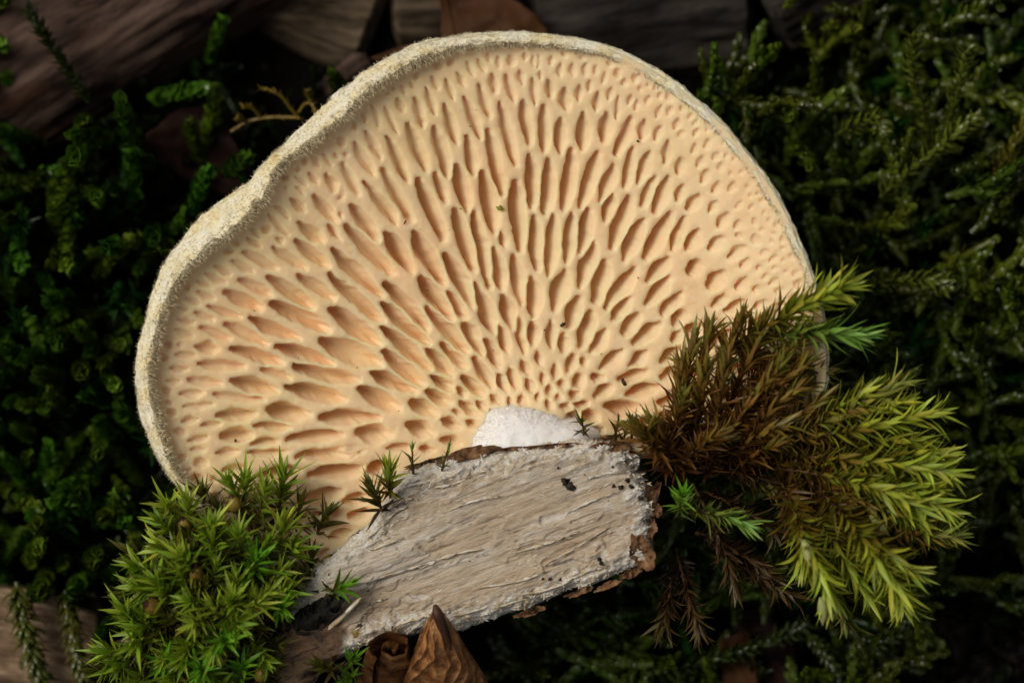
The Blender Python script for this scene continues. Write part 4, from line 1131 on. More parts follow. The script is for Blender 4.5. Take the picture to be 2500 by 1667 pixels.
# ------------------------------------------------------------------ moss cushion (star-shaped shoots) on the tapered end of the wood
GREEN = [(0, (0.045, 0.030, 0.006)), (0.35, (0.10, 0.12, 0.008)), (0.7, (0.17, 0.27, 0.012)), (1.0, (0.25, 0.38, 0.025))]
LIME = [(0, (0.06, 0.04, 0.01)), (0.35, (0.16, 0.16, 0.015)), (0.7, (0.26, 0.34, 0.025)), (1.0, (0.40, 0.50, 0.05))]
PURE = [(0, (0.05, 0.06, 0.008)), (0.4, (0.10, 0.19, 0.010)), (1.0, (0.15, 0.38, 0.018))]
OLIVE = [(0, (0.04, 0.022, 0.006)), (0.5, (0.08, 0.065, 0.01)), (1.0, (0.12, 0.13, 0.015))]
BROWN = [(0, (0.045, 0.02, 0.007)), (0.4, (0.13, 0.056, 0.012)), (0.75, (0.17, 0.095, 0.016)), (1.0, (0.15, 0.14, 0.018))]
def T7(x, y): return (x * K7, 1100 + y * K7)
def T8(x, y): return (700 + x * K8, 1050 + y * K8)
def T9(x, y): return (1560 + x * K7, 1100 + y * K7)
def T6(x, y): return (1660 + x * K1, 550 + y * K1)
# heart of rosette (tile 7), leaning direction in the picture, facing the lens (0..1), size, colour, leaves
stars = [
 (1265,420,0.0,1.0,0.35,0.95,'L',22),(1130,520,-0.8,0.7,0.4,0.9,'G',20),(1150,660,-1,0.15,0.35,1.0,'L',22),(1580,270,-0.5,0.9,0.3,0.8,'G',16),(1650,250,0.1,1,0.3,0.95,'G',20),
 (1770,330,0.2,1,0.35,0.9,'G',20),(1900,250,0.1,1,0.3,1.05,'G',26),(1440,640,-0.2,1,0.4,1.1,'G',24),(1620,640,-0.2,1,0.45,1.15,'G',24),(1720,780,0.2,0.9,0.7,1.1,'P',24),
 (1900,560,0.1,1,0.4,1.1,'L',24),(1930,680,0.7,0.4,0.6,1.1,'G',24),(2170,500,0.4,0.9,0.3,0.95,'O',18),(980,800,-0.9,0.4,0.4,1.0,'G',22),(1010,930,-1,0.1,0.4,1.05,'G',24),
 (1100,940,-0.6,0.7,0.55,1.05,'G',24),(1240,880,-0.3,0.9,0.6,1.0,'G',22),(1440,830,0.2,0.9,0.5,0.7,'G',18),(1590,930,0.1,1,0.4,0.8,'G',18),(1590,1040,-0.1,0.6,0.8,0.9,'G',20),
 (1880,1040,0.2,-0.1,0.95,0.85,'P',18),(1510,1280,0.1,0.1,0.97,0.95,'P',14),(890,1130,-0.7,0.7,0.5,1.05,'G',24),(960,1170,0.3,0.6,0.7,0.9,'G',18),(790,1370,-1,0.2,0.4,1.0,'G',22),
 (850,1430,-0.9,-0.4,0.5,1.0,'G',24),(1100,1440,0.1,0.2,0.95,0.9,'P',16),(1370,1490,-0.2,0.3,0.9,1.0,'P',18),(1630,1500,0.2,0.7,0.7,0.85,'P',18),(2260,880,1.0,0.25,0.45,0.95,'P',20),
 (2120,860,-0.8,0.5,0.4,0.8,'O',16),(1340,620,-0.5,0.8,0.4,0.9,'O',18),(1290,760,0.1,0.9,0.5,0.8,'O',16),(700,1470,-0.9,-0.2,0.5,0.8,'O',16),(1210,1560,-0.2,0.2,0.9,0.9,'O',16),
 (1810,1490,0.5,0.4,0.6,0.8,'O',16),(1420,1100,0.0,0.5,0.8,0.8,'O',16),(1250,1150,-0.3,0.2,0.85,0.8,'O',16),(1700,1200,0.4,0.2,0.8,0.8,'O',16),(1180,1300,-0.2,-0.1,0.9,0.8,'O',16),
 (1380,1380,0.1,0.0,0.9,0.8,'O',14),(1620,1380,0.2,0.2,0.9,0.75,'O',14),(1840,1300,0.4,0.0,0.8,0.75,'O',14),(1000,1290,-0.4,0.0,0.8,0.8,'O',16),(1530,760,0,0.4,0.8,0.8,'O',16),
 (1760,900,0.3,0.2,0.8,0.8,'O',16),(1380,960,0,0.2,0.9,0.8,'O',16),(1950,860,0.5,0.1,0.8,0.8,'O',16),(930,1560,-0.4,-0.4,0.8,0.9,'G',18),(1500,1590,0.0,-0.3,0.9,0.9,'G',16),(800,1600,-0.6,-0.4,0.7,0.9,'O',16),
 (1150,1180,-0.1,0.5,0.75,0.75,'O',14),(2080,760,0.3,0.7,0.5,0.8,'O',16),(2010,420,0.2,0.8,0.3,0.8,'O',16),(1480,440,-0.2,0.8,0.3,0.8,'O',16)]
_cr = np.random.default_rng(404)
for _ in range(34):
    a_ = _cr.uniform(0, 6.28); q_ = math.sqrt(_cr.random())
    x_, y_ = 1400 + 560 * q_ * math.cos(a_), 950 + 640 * q_ * math.sin(a_)
    stars.append((x_, y_, (x_ - 1500) / 500, (900 - y_) / 500 + 0.4, _cr.uniform(0.45, 0.85), _cr.uniform(0.75, 1.0), 'GGLO'[_cr.integers(4)], 20))
LAB = {'L': ('pale yellow green star moss shoot on the cushion by the wood chunk', 'yellow green shoots of the moss cushion', LIME),
       'G': ('leafy green star moss shoot of the cushion at the wood chunk\'s tapered end', 'green shoots of the moss cushion', GREEN),
       'P': ('pure green wide open moss star on the cushion by the wood chunk', 'open stars of the moss cushion', PURE),
       'O': ('dim olive moss shoot deep in the cushion by the wood chunk', 'olive shoots inside the moss cushion', OLIVE)}
CAPS = [(1580,360),(1245,505),(1100,820),(1325,825),(1035,1050),(1735,1045),(900,1290),(2225,760),(1765,1510),(1490,1410)]
CUSH_C = np.array(T7(1450, 1000))
def cushion_top(px, py):
    q = ((px - CUSH_C[0]) / 300.0) ** 2 + ((py - CUSH_C[1]) / 330.0) ** 2
    return 0.9 + 1.5 * max(0.0, 1 - q)
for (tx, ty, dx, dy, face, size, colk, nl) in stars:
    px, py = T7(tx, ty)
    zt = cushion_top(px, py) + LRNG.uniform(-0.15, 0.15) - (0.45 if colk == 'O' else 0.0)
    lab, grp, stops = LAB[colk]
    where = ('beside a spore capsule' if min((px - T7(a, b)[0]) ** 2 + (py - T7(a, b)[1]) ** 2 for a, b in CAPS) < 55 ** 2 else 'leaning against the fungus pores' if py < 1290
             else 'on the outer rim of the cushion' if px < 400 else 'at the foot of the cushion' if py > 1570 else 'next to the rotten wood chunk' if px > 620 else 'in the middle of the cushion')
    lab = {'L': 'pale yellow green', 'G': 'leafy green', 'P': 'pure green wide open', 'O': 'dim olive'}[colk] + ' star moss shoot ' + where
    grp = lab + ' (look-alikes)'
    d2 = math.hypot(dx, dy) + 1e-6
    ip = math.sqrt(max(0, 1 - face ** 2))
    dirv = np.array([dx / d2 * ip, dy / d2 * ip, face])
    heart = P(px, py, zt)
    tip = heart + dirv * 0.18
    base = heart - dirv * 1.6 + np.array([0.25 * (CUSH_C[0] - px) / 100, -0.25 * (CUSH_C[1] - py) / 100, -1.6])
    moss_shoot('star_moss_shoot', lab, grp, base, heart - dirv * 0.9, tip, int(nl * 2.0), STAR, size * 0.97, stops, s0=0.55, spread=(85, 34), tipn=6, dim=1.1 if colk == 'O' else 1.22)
# small tufts where the chunk touches the fungus
for (px, py, dx, dy, face, size, stops, lab, nl) in [
    (*T8(620, 310), 0.0, 1, 0.25, 0.85, LIME, 'bright fresh tuft of moss squeezed between pores and wood chunk', 26),
    (*T8(545, 420), -0.4, 0.9, 0.3, 0.9, OLIVE, 'withered brown moss tuft below the fresh tuft on the chunk rim', 26),
    (*T8(300, 960), 0.9, 0.4, 0.5, 0.95, PURE, 'bright green moss shoot lying on the pale lower wood face', 22),
    (*T8(390, 1400), 0.2, 0.4, 0.85, 0.8, PURE, 'green moss star below the torn sliver beside the dry leaf', 18),
    (*T8(370, 1500), -0.3, -0.2, 0.85, 0.8, PURE, 'green moss star touching the rolled lobe of the dry leaf', 18),
    (*T8(250, 1440), -0.3, 0.2, 0.8, 0.8, OLIVE, 'olive moss star in the shade under the torn sliver', 18),
    (*T8(760, 170), 0.0, 1, 0.3, 0.4, GREEN, 'tiny green moss tuft on the bark at the pore edge', 12),
    (*T8(960, 165), 0.3, 1, 0.3, 0.4, GREEN, 'tiny moss tuft beside the brown bark flake of the chunk', 10)]:
    zt = 1.75
    d2 = math.hypot(dx, dy); ip = math.sqrt(1 - face ** 2)
    dirv = np.array([dx / d2 * ip, dy / d2 * ip, face])
    heart = P(px, py, zt)
    moss_shoot('moss_tuft', lab, None, heart - dirv * 0.5 - np.array([0, 0, 1.0]), heart - dirv * 0.3, heart + dirv * 0.2, nl, STAR, size, stops, s0=0.35, spread=(65, 22), tipn=5)

# spore capsules: ovoid buds with a dark beak
def capsule(px, py, z, dx, dy, face, size, label):
    c = P(px, py, z)
    d2 = math.hypot(dx, dy) + 1e-6; ip = math.sqrt(1 - face ** 2)
    dv = Vector((dx / d2 * ip, dy / d2 * ip, face)).normalized()
    size *= 0.74
    root = thing('spore_capsule', label, 'capsule', c - np.array(dv) * 0.9 * size, 'spore capsules of the moss cushion')
    org = c - np.array(dv) * 0.9 * size
    prof = [(-0.30, 0.05), (-0.27, 0.13), (-0.18, 0.20), (-0.05, 0.235), (0.08, 0.225), (0.18, 0.18), (0.25, 0.12), (0.27, 0.10)]
    beak = [(0.25, 0.12), (0.29, 0.085), (0.35, 0.045), (0.43, 0.012)]
    def lathe(pr, k=20, ribs=0.0):
        t = np.linspace(0, 2 * np.pi, k, endpoint=False)
        A = dv.orthogonal().normalized(); B = dv.cross(A)
        A, B, D = np.array(A), np.array(B), np.array(dv)
        rows = [c + D * (s * size) + (A[None] * np.cos(t)[:, None] + B[None] * np.sin(t)[:, None]) * (r * size) * (1 + ribs * np.cos(8 * t))[:, None] for s, r in pr]
        return np.concatenate(rows), grid_faces(len(pr), k, wrap_v=True)
    V, F = lathe(prof, 24, 0.05); solid('capsule_body', V, F, M['capsule'], root, org)
    V, F = lathe(beak); solid('beak', V, F, M['capsule_tip'], root, org)
    V, F = tube(np.array([org - np.array([0, 0, 0.6]), org, c - np.array(dv) * 0.25 * size]), 0.04, 6); solid('seta', V, F, M['stalk'], root, org)
for (tx, ty, dx, dy, face, sz) in [(1580,360,-0.3,1,0.4,1.0),(1245,505,-0.3,0.8,0.4,0.9),(1100,820,-0.8,0.3,0.5,1.0),(1325,825,0,0.8,0.6,1.0),(1035,1050,-0.5,0.2,0.7,1.25),
                               (1735,1045,0,0.4,0.85,1.15),(900,1290,-1,0.1,0.4,1.35),(2225,760,0.5,0.9,0.4,1.15),(1765,1510,0.3,0.4,0.8,1.0),(1490,1410,0.1,0.2,0.9,0.9)]:
    px, py = T7(tx, ty)
    capsule(px, py, cushion_top(px, py) - 0.05, dx, dy, face, sz, 'ochre brown spore capsule with a dark pointed beak on the moss cushion')
capsule(*T8(420, 1225), 1.3, 0.3, 0.6, 0.6, 1.1, 'ochre brown spore capsule with a dark pointed beak on the moss cushion')

# ------------------------------------------------------------------ the yellow green moss tuft on the far end of the wood
YG = [(0, (0.075, 0.035, 0.008)), (0.25, (0.15, 0.09, 0.010)), (0.5, (0.17, 0.17, 0.014)), (0.8, (0.24, 0.29, 0.022)), (1.0, (0.36, 0.42, 0.045))]
YB = [(0, (0.06, 0.028, 0.010)), (0.35, (0.16, 0.08, 0.016)), (0.7, (0.20, 0.18, 0.03)), (1.0, (0.25, 0.28, 0.05))]
GN = [(0, (0.05, 0.05, 0.01)), (0.4, (0.12, 0.15, 0.02)), (1.0, (0.17, 0.33, 0.05))]
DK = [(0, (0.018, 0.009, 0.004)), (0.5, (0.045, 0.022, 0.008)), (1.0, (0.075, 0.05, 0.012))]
def tuft(b, m, t, zb, zm, zt, n, size, stops, lab, grp=None, s0=0.05, spread=(62, 26), tipn=8):
    moss_shoot('tuft_moss_shoot', lab, grp, P(*b, zb + 0.5), P(*m, zm + 0.8), P(*t, zt + 0.8), int(n * 2.1), LONG, size * 0.90, stops, s0=s0, spread=spread, tipn=tipn, stem_r=0.04, dim=1.5)
YL = 'yellow green plume of long-leaved moss fanning out from the tuft'; YGp = 'yellow green plumes of the big moss tuft'
BL = 'shaggy brown withered moss shoot lying over the fungus pores'; BGp = 'withered brown shoots over the pores'
DL = 'dark dead moss shoot in the shade under the yellow green tuft'; DGp = 'dead dark shoots under the tuft'
# plumes
tuft((1745,880),(1860,790),(2040,708),0.6,1.9,2.1,64,1.25,YG,'long yellow green moss plume crossing the edge of the fungus')
tuft((1790,850),(1900,800),(2075,815),0.8,1.7,1.6,50,1.1,GN,'bright green moss plume with a pale hood beside the fungus edge')
tuft((1800,860),(1880,880),(2000,905),0.4,1.0,0.9,40,0.85,OLIVE,'olive moss plume hanging over the fungus edge under the green one')
tuft((1730,1090),(1960,1080),(2180,945),0.3,1.6,1.4,64,1.0,YB,'yellow brown plume of the tuft rising nearest the fungus edge')
tuft((1780,1100),(2040,1060),(2270,1010),0.3,1.8,1.5,66,1.0,YG,'yellow green plume with a curled tip above its neighbours of the tuft')
tuft((1800,1110),(2060,1110),(2300,1150),0.3,2.0,1.6,70,1.05,YG,'long yellow green plume pointing straight away from the wood chunk')
tuft((1830,1130),(2090,1130),(2300,1240),0.3,2.1,1.6,66,1.05,YG,'yellow green plume drooping past the side of the tuft')
tuft((1850,1140),(2060,1150),(2230,1230),0.3,2.4,1.9,56,0.95,YG,'short yellow green plume riding on top of the tuft')
tuft((1880,1140),(2040,1200),(2180,1250),0.3,1.6,1.2,50,0.95,YB,'yellow brown plume half buried in the middle of the tuft')
tuft((1900,1160),(1960,1290),(2020,1440),0.6,2.6,2.0,60,1.1,YG,'downward yellow green plume carrying two pale hoods')
tuft((1960,1160),(2080,1260),(2190,1440),0.6,2.8,2.1,64,1.15,YG,'largest downward yellow green plume with a pale bare stem')
tuft((2060,1230),(2140,1340),(2220,1390),1.4,2.5,1.9,44,1.0,YG,'side branch of yellow green leaves on the largest downward plume')
tuft((2120,1290),(2240,1310),(2310,1305),0.8,1.5,1.3,44,0.95,YB,'yellow brown moss plume pointing off the tuft on its own')
tuft((1980,1300),(2040,1420),(2060,1500),0.8,1.5,1.0,40,0.9,OLIVE,'dim olive plume hidden behind the hooded downward plume')
tuft((1640,1235),(1740,1250),(1815,1275),0.6,1.5,1.3,34,0.78,GN,'green moss shoot with spread leaves in the dark gap beside the chunk')
tuft((1655,1260),(1660,1230),(1668,1205),0.6,1.2,1.5,18,0.62,PURE,'small bright green moss star beside the bark flakes of the chunk', spread=(70, 35), tipn=5)
FL = 'short yellow green moss shoot packed between the long plumes of the tuft'; FG = 'short shoots between the plumes'
for b, m, t in [((1960,1040),(2080,1010),(2190,985)),((2000,1080),(2120,1070),(2240,1075)),((2050,1110),(2170,1110),(2290,1110)),((2050,1150),(2170,1180),(2270,1190)),((1960,1200),(2010,1290),(2070,1380)),
                ((2010,1200),(2090,1270),(2130,1370)),((2060,1190),(2160,1230),(2240,1270)),((2000,1220),(2040,1330),(2110,1440)),((1900,1060),(2000,1020),(2110,960)),((1930,1180),(1950,1280),(1960,1370)),((2100,1330),(2170,1390),(2200,1460))]:
    tuft(b, m, t, 0.4, 1.5, 1.3 + LRNG.uniform(-0.3, 0.3), 40, 0.95, YG, FL, FG)
# brown withered shoots
for b, m, t in [((1700,1080),(1690,950),(1730,820)),((1690,1075),(1660,960),(1690,850)),((1720,1080),(1740,930),(1800,800)),((1740,1070),(1790,930),(1850,840)),
                ((1680,1080),(1640,1010),(1665,900)),((1750,1080),(1830,980),(1900,900)),((1770,1090),(1850,1020),(1930,960)),((1710,1090),(1760,1000),(1770,900)),((1690,1085),(1700,1000),(1720,920)),
                ((1760,1100),(1820,1070),(1900,1040)),((1640,1090),(1640,1050),(1660,990)),((1660,1130),(1640,1090),(1610,1050)),((1720,1130),(1740,1090),(1790,1060)),((1650,1120),(1690,1090),(1740,1070)),((1640,1110),(1600,1085),(1570,1060)),((1780,1120),(1830,1110),(1880,1090)),((1740,1100),(1790,1040),(1830,980)),((1790,1010),(1860,960),(1950,900)),((1800,1040),(1890,990),(1975,930)),((1780,960),(1850,900),(1930,850)),((1830,1060),(1920,1030),(1990,985))]:
    tuft((b[0], b[1] + 45), m, t, 0.3, 1.3 + LRNG.uniform(-0.2, 0.4), 1.4 + LRNG.uniform(-0.5, 0.3), 44, 0.92, BROWN, BL, BGp, spread=(50, 22))
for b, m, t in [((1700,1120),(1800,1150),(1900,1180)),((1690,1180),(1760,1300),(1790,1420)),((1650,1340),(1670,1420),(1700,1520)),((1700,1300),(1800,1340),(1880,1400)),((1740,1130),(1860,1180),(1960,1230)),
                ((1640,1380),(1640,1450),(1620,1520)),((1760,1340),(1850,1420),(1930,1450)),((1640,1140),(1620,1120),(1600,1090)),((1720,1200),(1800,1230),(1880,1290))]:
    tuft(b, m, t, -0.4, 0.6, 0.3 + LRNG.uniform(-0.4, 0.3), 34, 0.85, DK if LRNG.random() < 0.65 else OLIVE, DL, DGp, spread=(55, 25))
for px, py, dx, dy in [(1545,1045,-0.2,1),(1500,1050,0.6,0.8),(1590,1040,0.7,0.7),(1430,1040,-0.7,0.7),(1520,1075,0.3,0.9)]:
    h = P(px, py, 1.35)
    moss_shoot('moss_tuft', 'short brownish moss tuft where stem, bark and pores meet', 'brownish tufts around the stem', h - np.array([-0.1 * dx, 0.35, 1.0]), h - np.array([0, 0.1, 0.2]), h + np.array([dx, dy, 0.4]) * 0.16, 12, STAR, 0.52, OLIVE, s0=0.3, spread=(70, 25), tipn=4)
# pale papery hoods among the plumes
def hood(a, b, z, r):
    pts = bez(P(*a, z), P((a[0] + b[0]) / 2 + 4, (a[1] + b[1]) / 2, z + 0.1), P(*b, z - 0.05), 12)
    V, F = tube(pts, r * np.sin(np.linspace(0.5, 3.08, 12)) ** 1.1 * 0.72, 12)
    rib = 1 + 0.0 * V[:, :1]
    tag(solid('moss_hood', V, F, M['pale_hood'], None, pts[0]), 'pale ribbed papery hood among the plumes of the big tuft', 'hood', 'pale hoods in the moss tuft')
hood(T6(855,690), T6(1030,690), 2.1, 0.16)
hood(T9(1110,600), T9(1165,800), 2.9, 0.19)
hood(T9(1230,990), T9(1240,1180), 2.9, 0.17)
hood(T9(1560,440), T9(1690,575), 2.3, 0.15)

# ------------------------------------------------------------------ feather moss of the background
def catkin_geo(rng, length, nleaf, lw, hook, rad, side=None, lowpoly=False, bendy=0.18):
    """one shoot along +Z (slightly bent): overlapping hollow leaves with hooked tips"""
    Vs, F4s, F3s = [], [], []; base = 0
    bend = rng.normal(0, bendy, 2)
    for i in range(nleaf):
        t = (i + 0.5) / nleaf
        p = np.array([bend[0] * length * t * t, bend[1] * length * t * t, length * t])
        T = Vector((2 * bend[0] * t, 2 * bend[1] * t, 1)).normalized()
        a = i * 2.39996 + rng.normal(0, 0.2)
        A = T.orthogonal().normalized(); B = T.cross(A)
        out = A * math.cos(a) + B * math.sin(a)
        sp = math.radians(rng.uniform(24, 58) * (1.0 if t < 0.8 else 0.6))
        d = T * math.cos(sp) + out * math.sin(sp)
        up = T * math.sin(sp) * -1 + out * math.cos(sp)
        if side is not None: d = (d + Vector(side) * 0.35 * t).normalized()
        l = rad * rng.uniform(1.3, 1.9) * (1 if t < 0.85 else 0.8)
        V, F4, F3 = leaf_geo(l, lw * rng.uniform(0.8, 1.2), droop=-0.5, fold=0.75, n=3 if lowpoly else 5, hook=-hook * rng.uniform(0.4, 1.4), shape=0.45)
        Mt = np.array(frame_mat((0, 0, 0), d, -up, 1.0))[:3, :3]
        V = V @ Mt.T + p
        Vs.append(V); F4s.append(F4 + base); F3s.append(F3 + base); base += len(V)
    pts = np.array([[bend[0] * length * t * t, bend[1] * length * t * t, length * t] for t in np.linspace(0, 1, 6)])
    V, F = tube(pts, rad * 0.35, 5); Vs.append(V); F4s.append(F + base)
    return np.concatenate(Vs), np.concatenate(F4s), np.concatenate(F3s)
BR = np.random.default_rng(31)
CAT_A = []; CAT_B = []; CAT_C = []
for k in range(6):
    V, a, b = catkin_geo(BR, 1.5 + 0.5 * BR.random(), 44, 0.34, 0.9, 0.25); me = mesh_np('catkin_shoot', V, [a, b]); me.materials.append(M['moss_bg']); CAT_A.append(me)
for k in range(8):
    V, a, b = catkin_geo(BR, 2.0 + 0.7 * BR.random(), 60, 0.24, 1.9, 0.32, side=(0.9, 0.0, -0.2), bendy=0.33)
    for q in range(3):
        V2, a2, b2 = catkin_geo(BR, 0.9 + 0.5 * BR.random(), 26, 0.22, 1.7, 0.28, side=(0.5, 0.5, 0), bendy=0.3)
        sg = 1 if q % 2 else -1
        Rm = np.array(Matrix.Rotation(sg * BR.uniform(0.7, 1.1), 3, 'Y') @ Matrix.Rotation(BR.uniform(-0.5, 0.5), 3, 'X'))
        V2 = V2 @ Rm.T + np.array([0, 0, 0.4 + 0.5 * q])
        a = np.concatenate([a, a2 + len(V)]); b = np.concatenate([b, b2 + len(V)]); V = np.concatenate([V, V2])
    me = mesh_np('feather_shoot', V, [a, b]); me.materials.append(M['moss_bg']); CAT_B.append(me)
for k in range(4):
    V, a, b = catkin_geo(BR, 0.9 + 0.4 * BR.random(), 16, 0.12, -0.6, 0.40); me = mesh_np('thread_shoot', V, [a, b]); me.materials.append(M['moss_bg']); CAT_C.append(me)

cap_th = np.linspace(-np.pi, np.pi, 360); cap_r = Ro(cap_th)
def hidden(px, py):
    dx, dy = (px - CX) / 100, (CY - py) / 100
    if math.hypot(dx, dy) < np.interp(math.atan2(dy, dx), cap_th, cap_r) - 0.5: return True
    return False
def bare(px, py):
    """places where wood or soil shows instead of moss"""
    if px < 250 and py > 1500: return True
    if py < 215 and 560 < px < 1960: return True
    if py < 330 - 0.55 * (px - 150) and px < 760 and py < 330 and px > 40 + 0.2 * py: return True
    if 400 < px < 780 and 190 < py < 400: return True
    if px > 2120 and py > 1480: return True
    if 640 < px < 1180 and py > 1480: return True
    return False
LBG = {'left': ('plump dark green feather moss shoot standing in the shaded mat beside the felted margin', 'dark green shoots of the shaded moss mat'),
       'right': ('slender olive feather moss shoot with hooked glossy leaves in the mat beyond the fungus', 'olive shoots of the moss mat beyond the fungus'),
       'thread': ('small spiky green moss sprout with thread-like leaves between the feather moss', 'spiky sprouts among the feather moss')}
def zone(px, py, left):
    dx, dy = (px - CX) / 100, (CY - py) / 100
    near = math.hypot(dx, dy) - np.interp(math.atan2(dy, dx), cap_th, cap_r) < 1.3
    if left:
        if near: return 'close against the felted fungus margin'
        if py < 420: return 'in the shade under the pinkish log'
        if py > 1230: return 'between the tan plank and the star moss cushion'
        return 'in the thick of the shaded mat'
    if py < 320: return 'beside the charcoal logs'
    if near: return 'close behind the thin fungus edge'
    if py > 1330: return 'on dark soil under the yellow green plumes'
    if py > 760: return 'behind the yellow green plumes'
    return 'in the thick of the olive mat'
def place_bg(px, py, zb, tilt_dir, tilt, me, scale, col, kind, name='feather_moss_shoot', label=None, group=None):
    b = P(px, py, zb)
    d = Vector((math.cos(tilt_dir) * math.sin(tilt), math.sin(tilt_dir) * math.sin(tilt), math.cos(tilt)))
    o = bpy.data.objects.new(name, me); COL.objects.link(o)
    z = d; x = z.orthogonal().normalized(); x = Matrix.Rotation(BR.uniform(0, 6.28), 3, z) @ x; y = z.cross(x)
    Mt = Matrix((x, y, z)).transposed().to_4x4() @ Matrix.Scale(scale, 4)
    Mt.translation = Vector(b) * U
    o.matrix_world = Mt
    o.color = (*col, 1)
    lum = col[1] / {'left': 0.175, 'right': 0.155, 'thread': 0.075}[kind]
    tone = 'dim' if lum < 0.75 else ('bright' if lum > 1.05 else 'mid-toned')
    what = {'left': 'plump catkin-like green moss shoot', 'right': 'olive feather moss shoot with hooked leaves', 'thread': 'spiky green moss sprout'}[kind]
    pose = '' if kind == 'right' else ('leaning ' if tilt > 0.45 else 'upright ')
    lab = tone + ' ' + pose + what + ' ' + zone(px, py, px < 1000)
    grp = lab + ' (look-alikes)'
    return tag(o, label or lab, 'moss shoot', group or grp)
placed = []; nl_ = nr_ = nt_ = 0
tries = 0
while tries < 20000 and (nl_ < 240 or nr_ < 250 or nt_ < 100):
    tries += 1
    px, py = BR.uniform(-120, 2620), BR.uniform(-100, 1770)
    if bare(px, py) or hidden(px, py): continue
    left = px < 1000
    thread = BR.random() < (0.12 if left else 0.30)
    md = 36 if left else 42
    if any((px - a) ** 2 + (py - b) ** 2 < md * md for a, b in placed): continue
    g = float(ground_z((px - 1250) / 95, (833.5 - py) / 95))
    if thread:
        if nt_ >= 100: continue
        nt_ += 1
        v = BR.uniform(0.6, 1.2)
        place_bg(px, py, g + BR.uniform(1.2, 2.2), BR.uniform(0, 6.28), BR.uniform(0.1, 0.9), CAT_C[BR.integers(4)], BR.uniform(0.7, 1.1), (0.020 * v, 0.075 * v, 0.008 * v), 'thread', 'moss_sprout')
    elif left:
        if nl_ >= 240: continue
        nl_ += 1
        v = BR.uniform(0.5, 1.3)
        place_bg(px, py, g + BR.uniform(0.2, 1.5), BR.uniform(0, 6.28), abs(BR.normal(0.0, 0.55)), CAT_A[BR.integers(6)], BR.uniform(0.95, 1.35), (0.090 * v * BR.uniform(0.6, 1.3), 0.175 * v, 0.012 * v), 'left', 'catkin_moss_shoot')
    else:
        if nr_ >= 250: continue
        nr_ += 1
        v = BR.uniform(0.5, 1.25)
        place_bg(px, py, g + BR.uniform(0.9, 2.4), BR.normal(0.9, 1.2), BR.uniform(0.8, 1.45), CAT_B[BR.integers(8)], BR.uniform(0.75, 1.05), (0.120 * v * BR.uniform(0.7, 1.1), 0.155 * v, 0.012 * v), 'right')
    placed.append((px, py))

# a few that can be pointed at: the tall pair, the strands over the plank, the ochre sprig
def strand(name, label, path, zs, rad, col, nl, lw=0.17, hook=1.2, cat='moss shoot', group=None):
    pts = np.array([P(x, y, z) for (x, y), z in zip(path, zs)])
    t = np.linspace(0, 1, len(pts)); tt = np.linspace(0, 1, 24)
    cc = np.stack([np.interp(tt, t, pts[:, k]) for k in range(3)], -1)
    for _ in range(3): cc[1:-1] = (cc[:-2] + 2 * cc[1:-1] + cc[2:]) / 4
    Vs, F4s, F3s = [], [], []; base = 0
    for i in range(nl):
        f = (i + 0.5) / nl * 23; k = min(22, int(f)); p = cc[k] * (1 - f + k) + cc[k + 1] * (f - k)
        T = Vector(cc[k + 1] - cc[k]).normalized()
        a = i * 2.39996; A = T.orthogonal().normalized(); B = T.cross(A)
        out = A * math.cos(a) + B * math.sin(a); sp = math.radians(BR.uniform(38, 78))
        d = T * math.cos(sp) + out * math.sin(sp); up = out * math.cos(sp) - T * math.sin(sp)
        V, F4, F3 = leaf_geo(rad * BR.uniform(1.3, 2.1), lw * BR.uniform(0.8, 1.2), droop=-0.4, fold=0.7, n=5, hook=-hook * BR.uniform(0.4, 1.3), shape=0.4)
        V = V @ np.array(frame_mat((0, 0, 0), d, -up, 1.0))[:3, :3].T + p
        Vs.append(V); F4s.append(F4 + base); F3s.append(F3 + base); base += len(V)
    root = thing(name, label, cat, cc[0], group)
    o = solid('leaves', np.concatenate(Vs), [np.concatenate(F4s), np.concatenate(F3s)], M['moss_bg'], root, cc[0]); o.color = (*col, 1)
    V, F = tube(cc, np.linspace(rad * 0.24, rad * 0.14, 24), 6); o = solid('stem', V, F, M['moss_bg'], root, cc[0]); o.color = (*[c * 0.8 for c in col], 1)
    return root
OL = (0.13, 0.16, 0.016)
strand('feather_moss_shoot', 'tall glossy olive moss shoot forking upward beside the charcoal log', [(2285,400),(2262,300),(2225,180),(2232,90)], (-3.2,-2.4,-1.9,-1.7), 0.24, OL, 90)
strand('feather_moss_shoot', 'second tall olive moss shoot rising from the same fork', [(2285,420),(2315,300),(2345,200),(2362,130)], (-3.2,-2.4,-2.0,-1.8), 0.24, OL, 90)
strand('feather_moss_shoot', 'long olive moss shoot lying slantwise below the forked pair', [(2150,480),(2240,400),(2320,340),(2380,290)], (-2.6,-2.1,-1.9,-1.9), 0.25, OL, 90)
strand('feather_moss_shoot', 'thick curled olive moss shoot by the slanting one', [(2040,330),(2090,300),(2135,285),(2150,310)], (-2.4,-2.0,-1.8,-1.9), 0.26, OL, 60)
strand('feather_moss_shoot', 'olive moss shoot with drooping hooked tip beyond the plumes', [(2110,700),(2190,680),(2260,682),(2305,695)], (-2.4,-1.9,-1.7,-1.8), 0.26, OL, 80)
strand('feather_moss_shoot', 'yellowish moss shoot on the rim of the mat far from the fungus', [(2420,440),(2455,390),(2490,330),(2520,280)], (-2.6,-2.0,-1.8,-1.8), 0.25, (0.14, 0.13, 0.014), 80)
strand('moss_strand', 'ragged dark green moss strand hanging across the tan plank', [(40,1420),(55,1490),(70,1570),(95,1640),(115,1720)], (-2.2,-2.1,-2.2,-2.4,-2.6), 0.34, (0.085, 0.100, 0.012), 190, lw=0.15, hook=2.2)
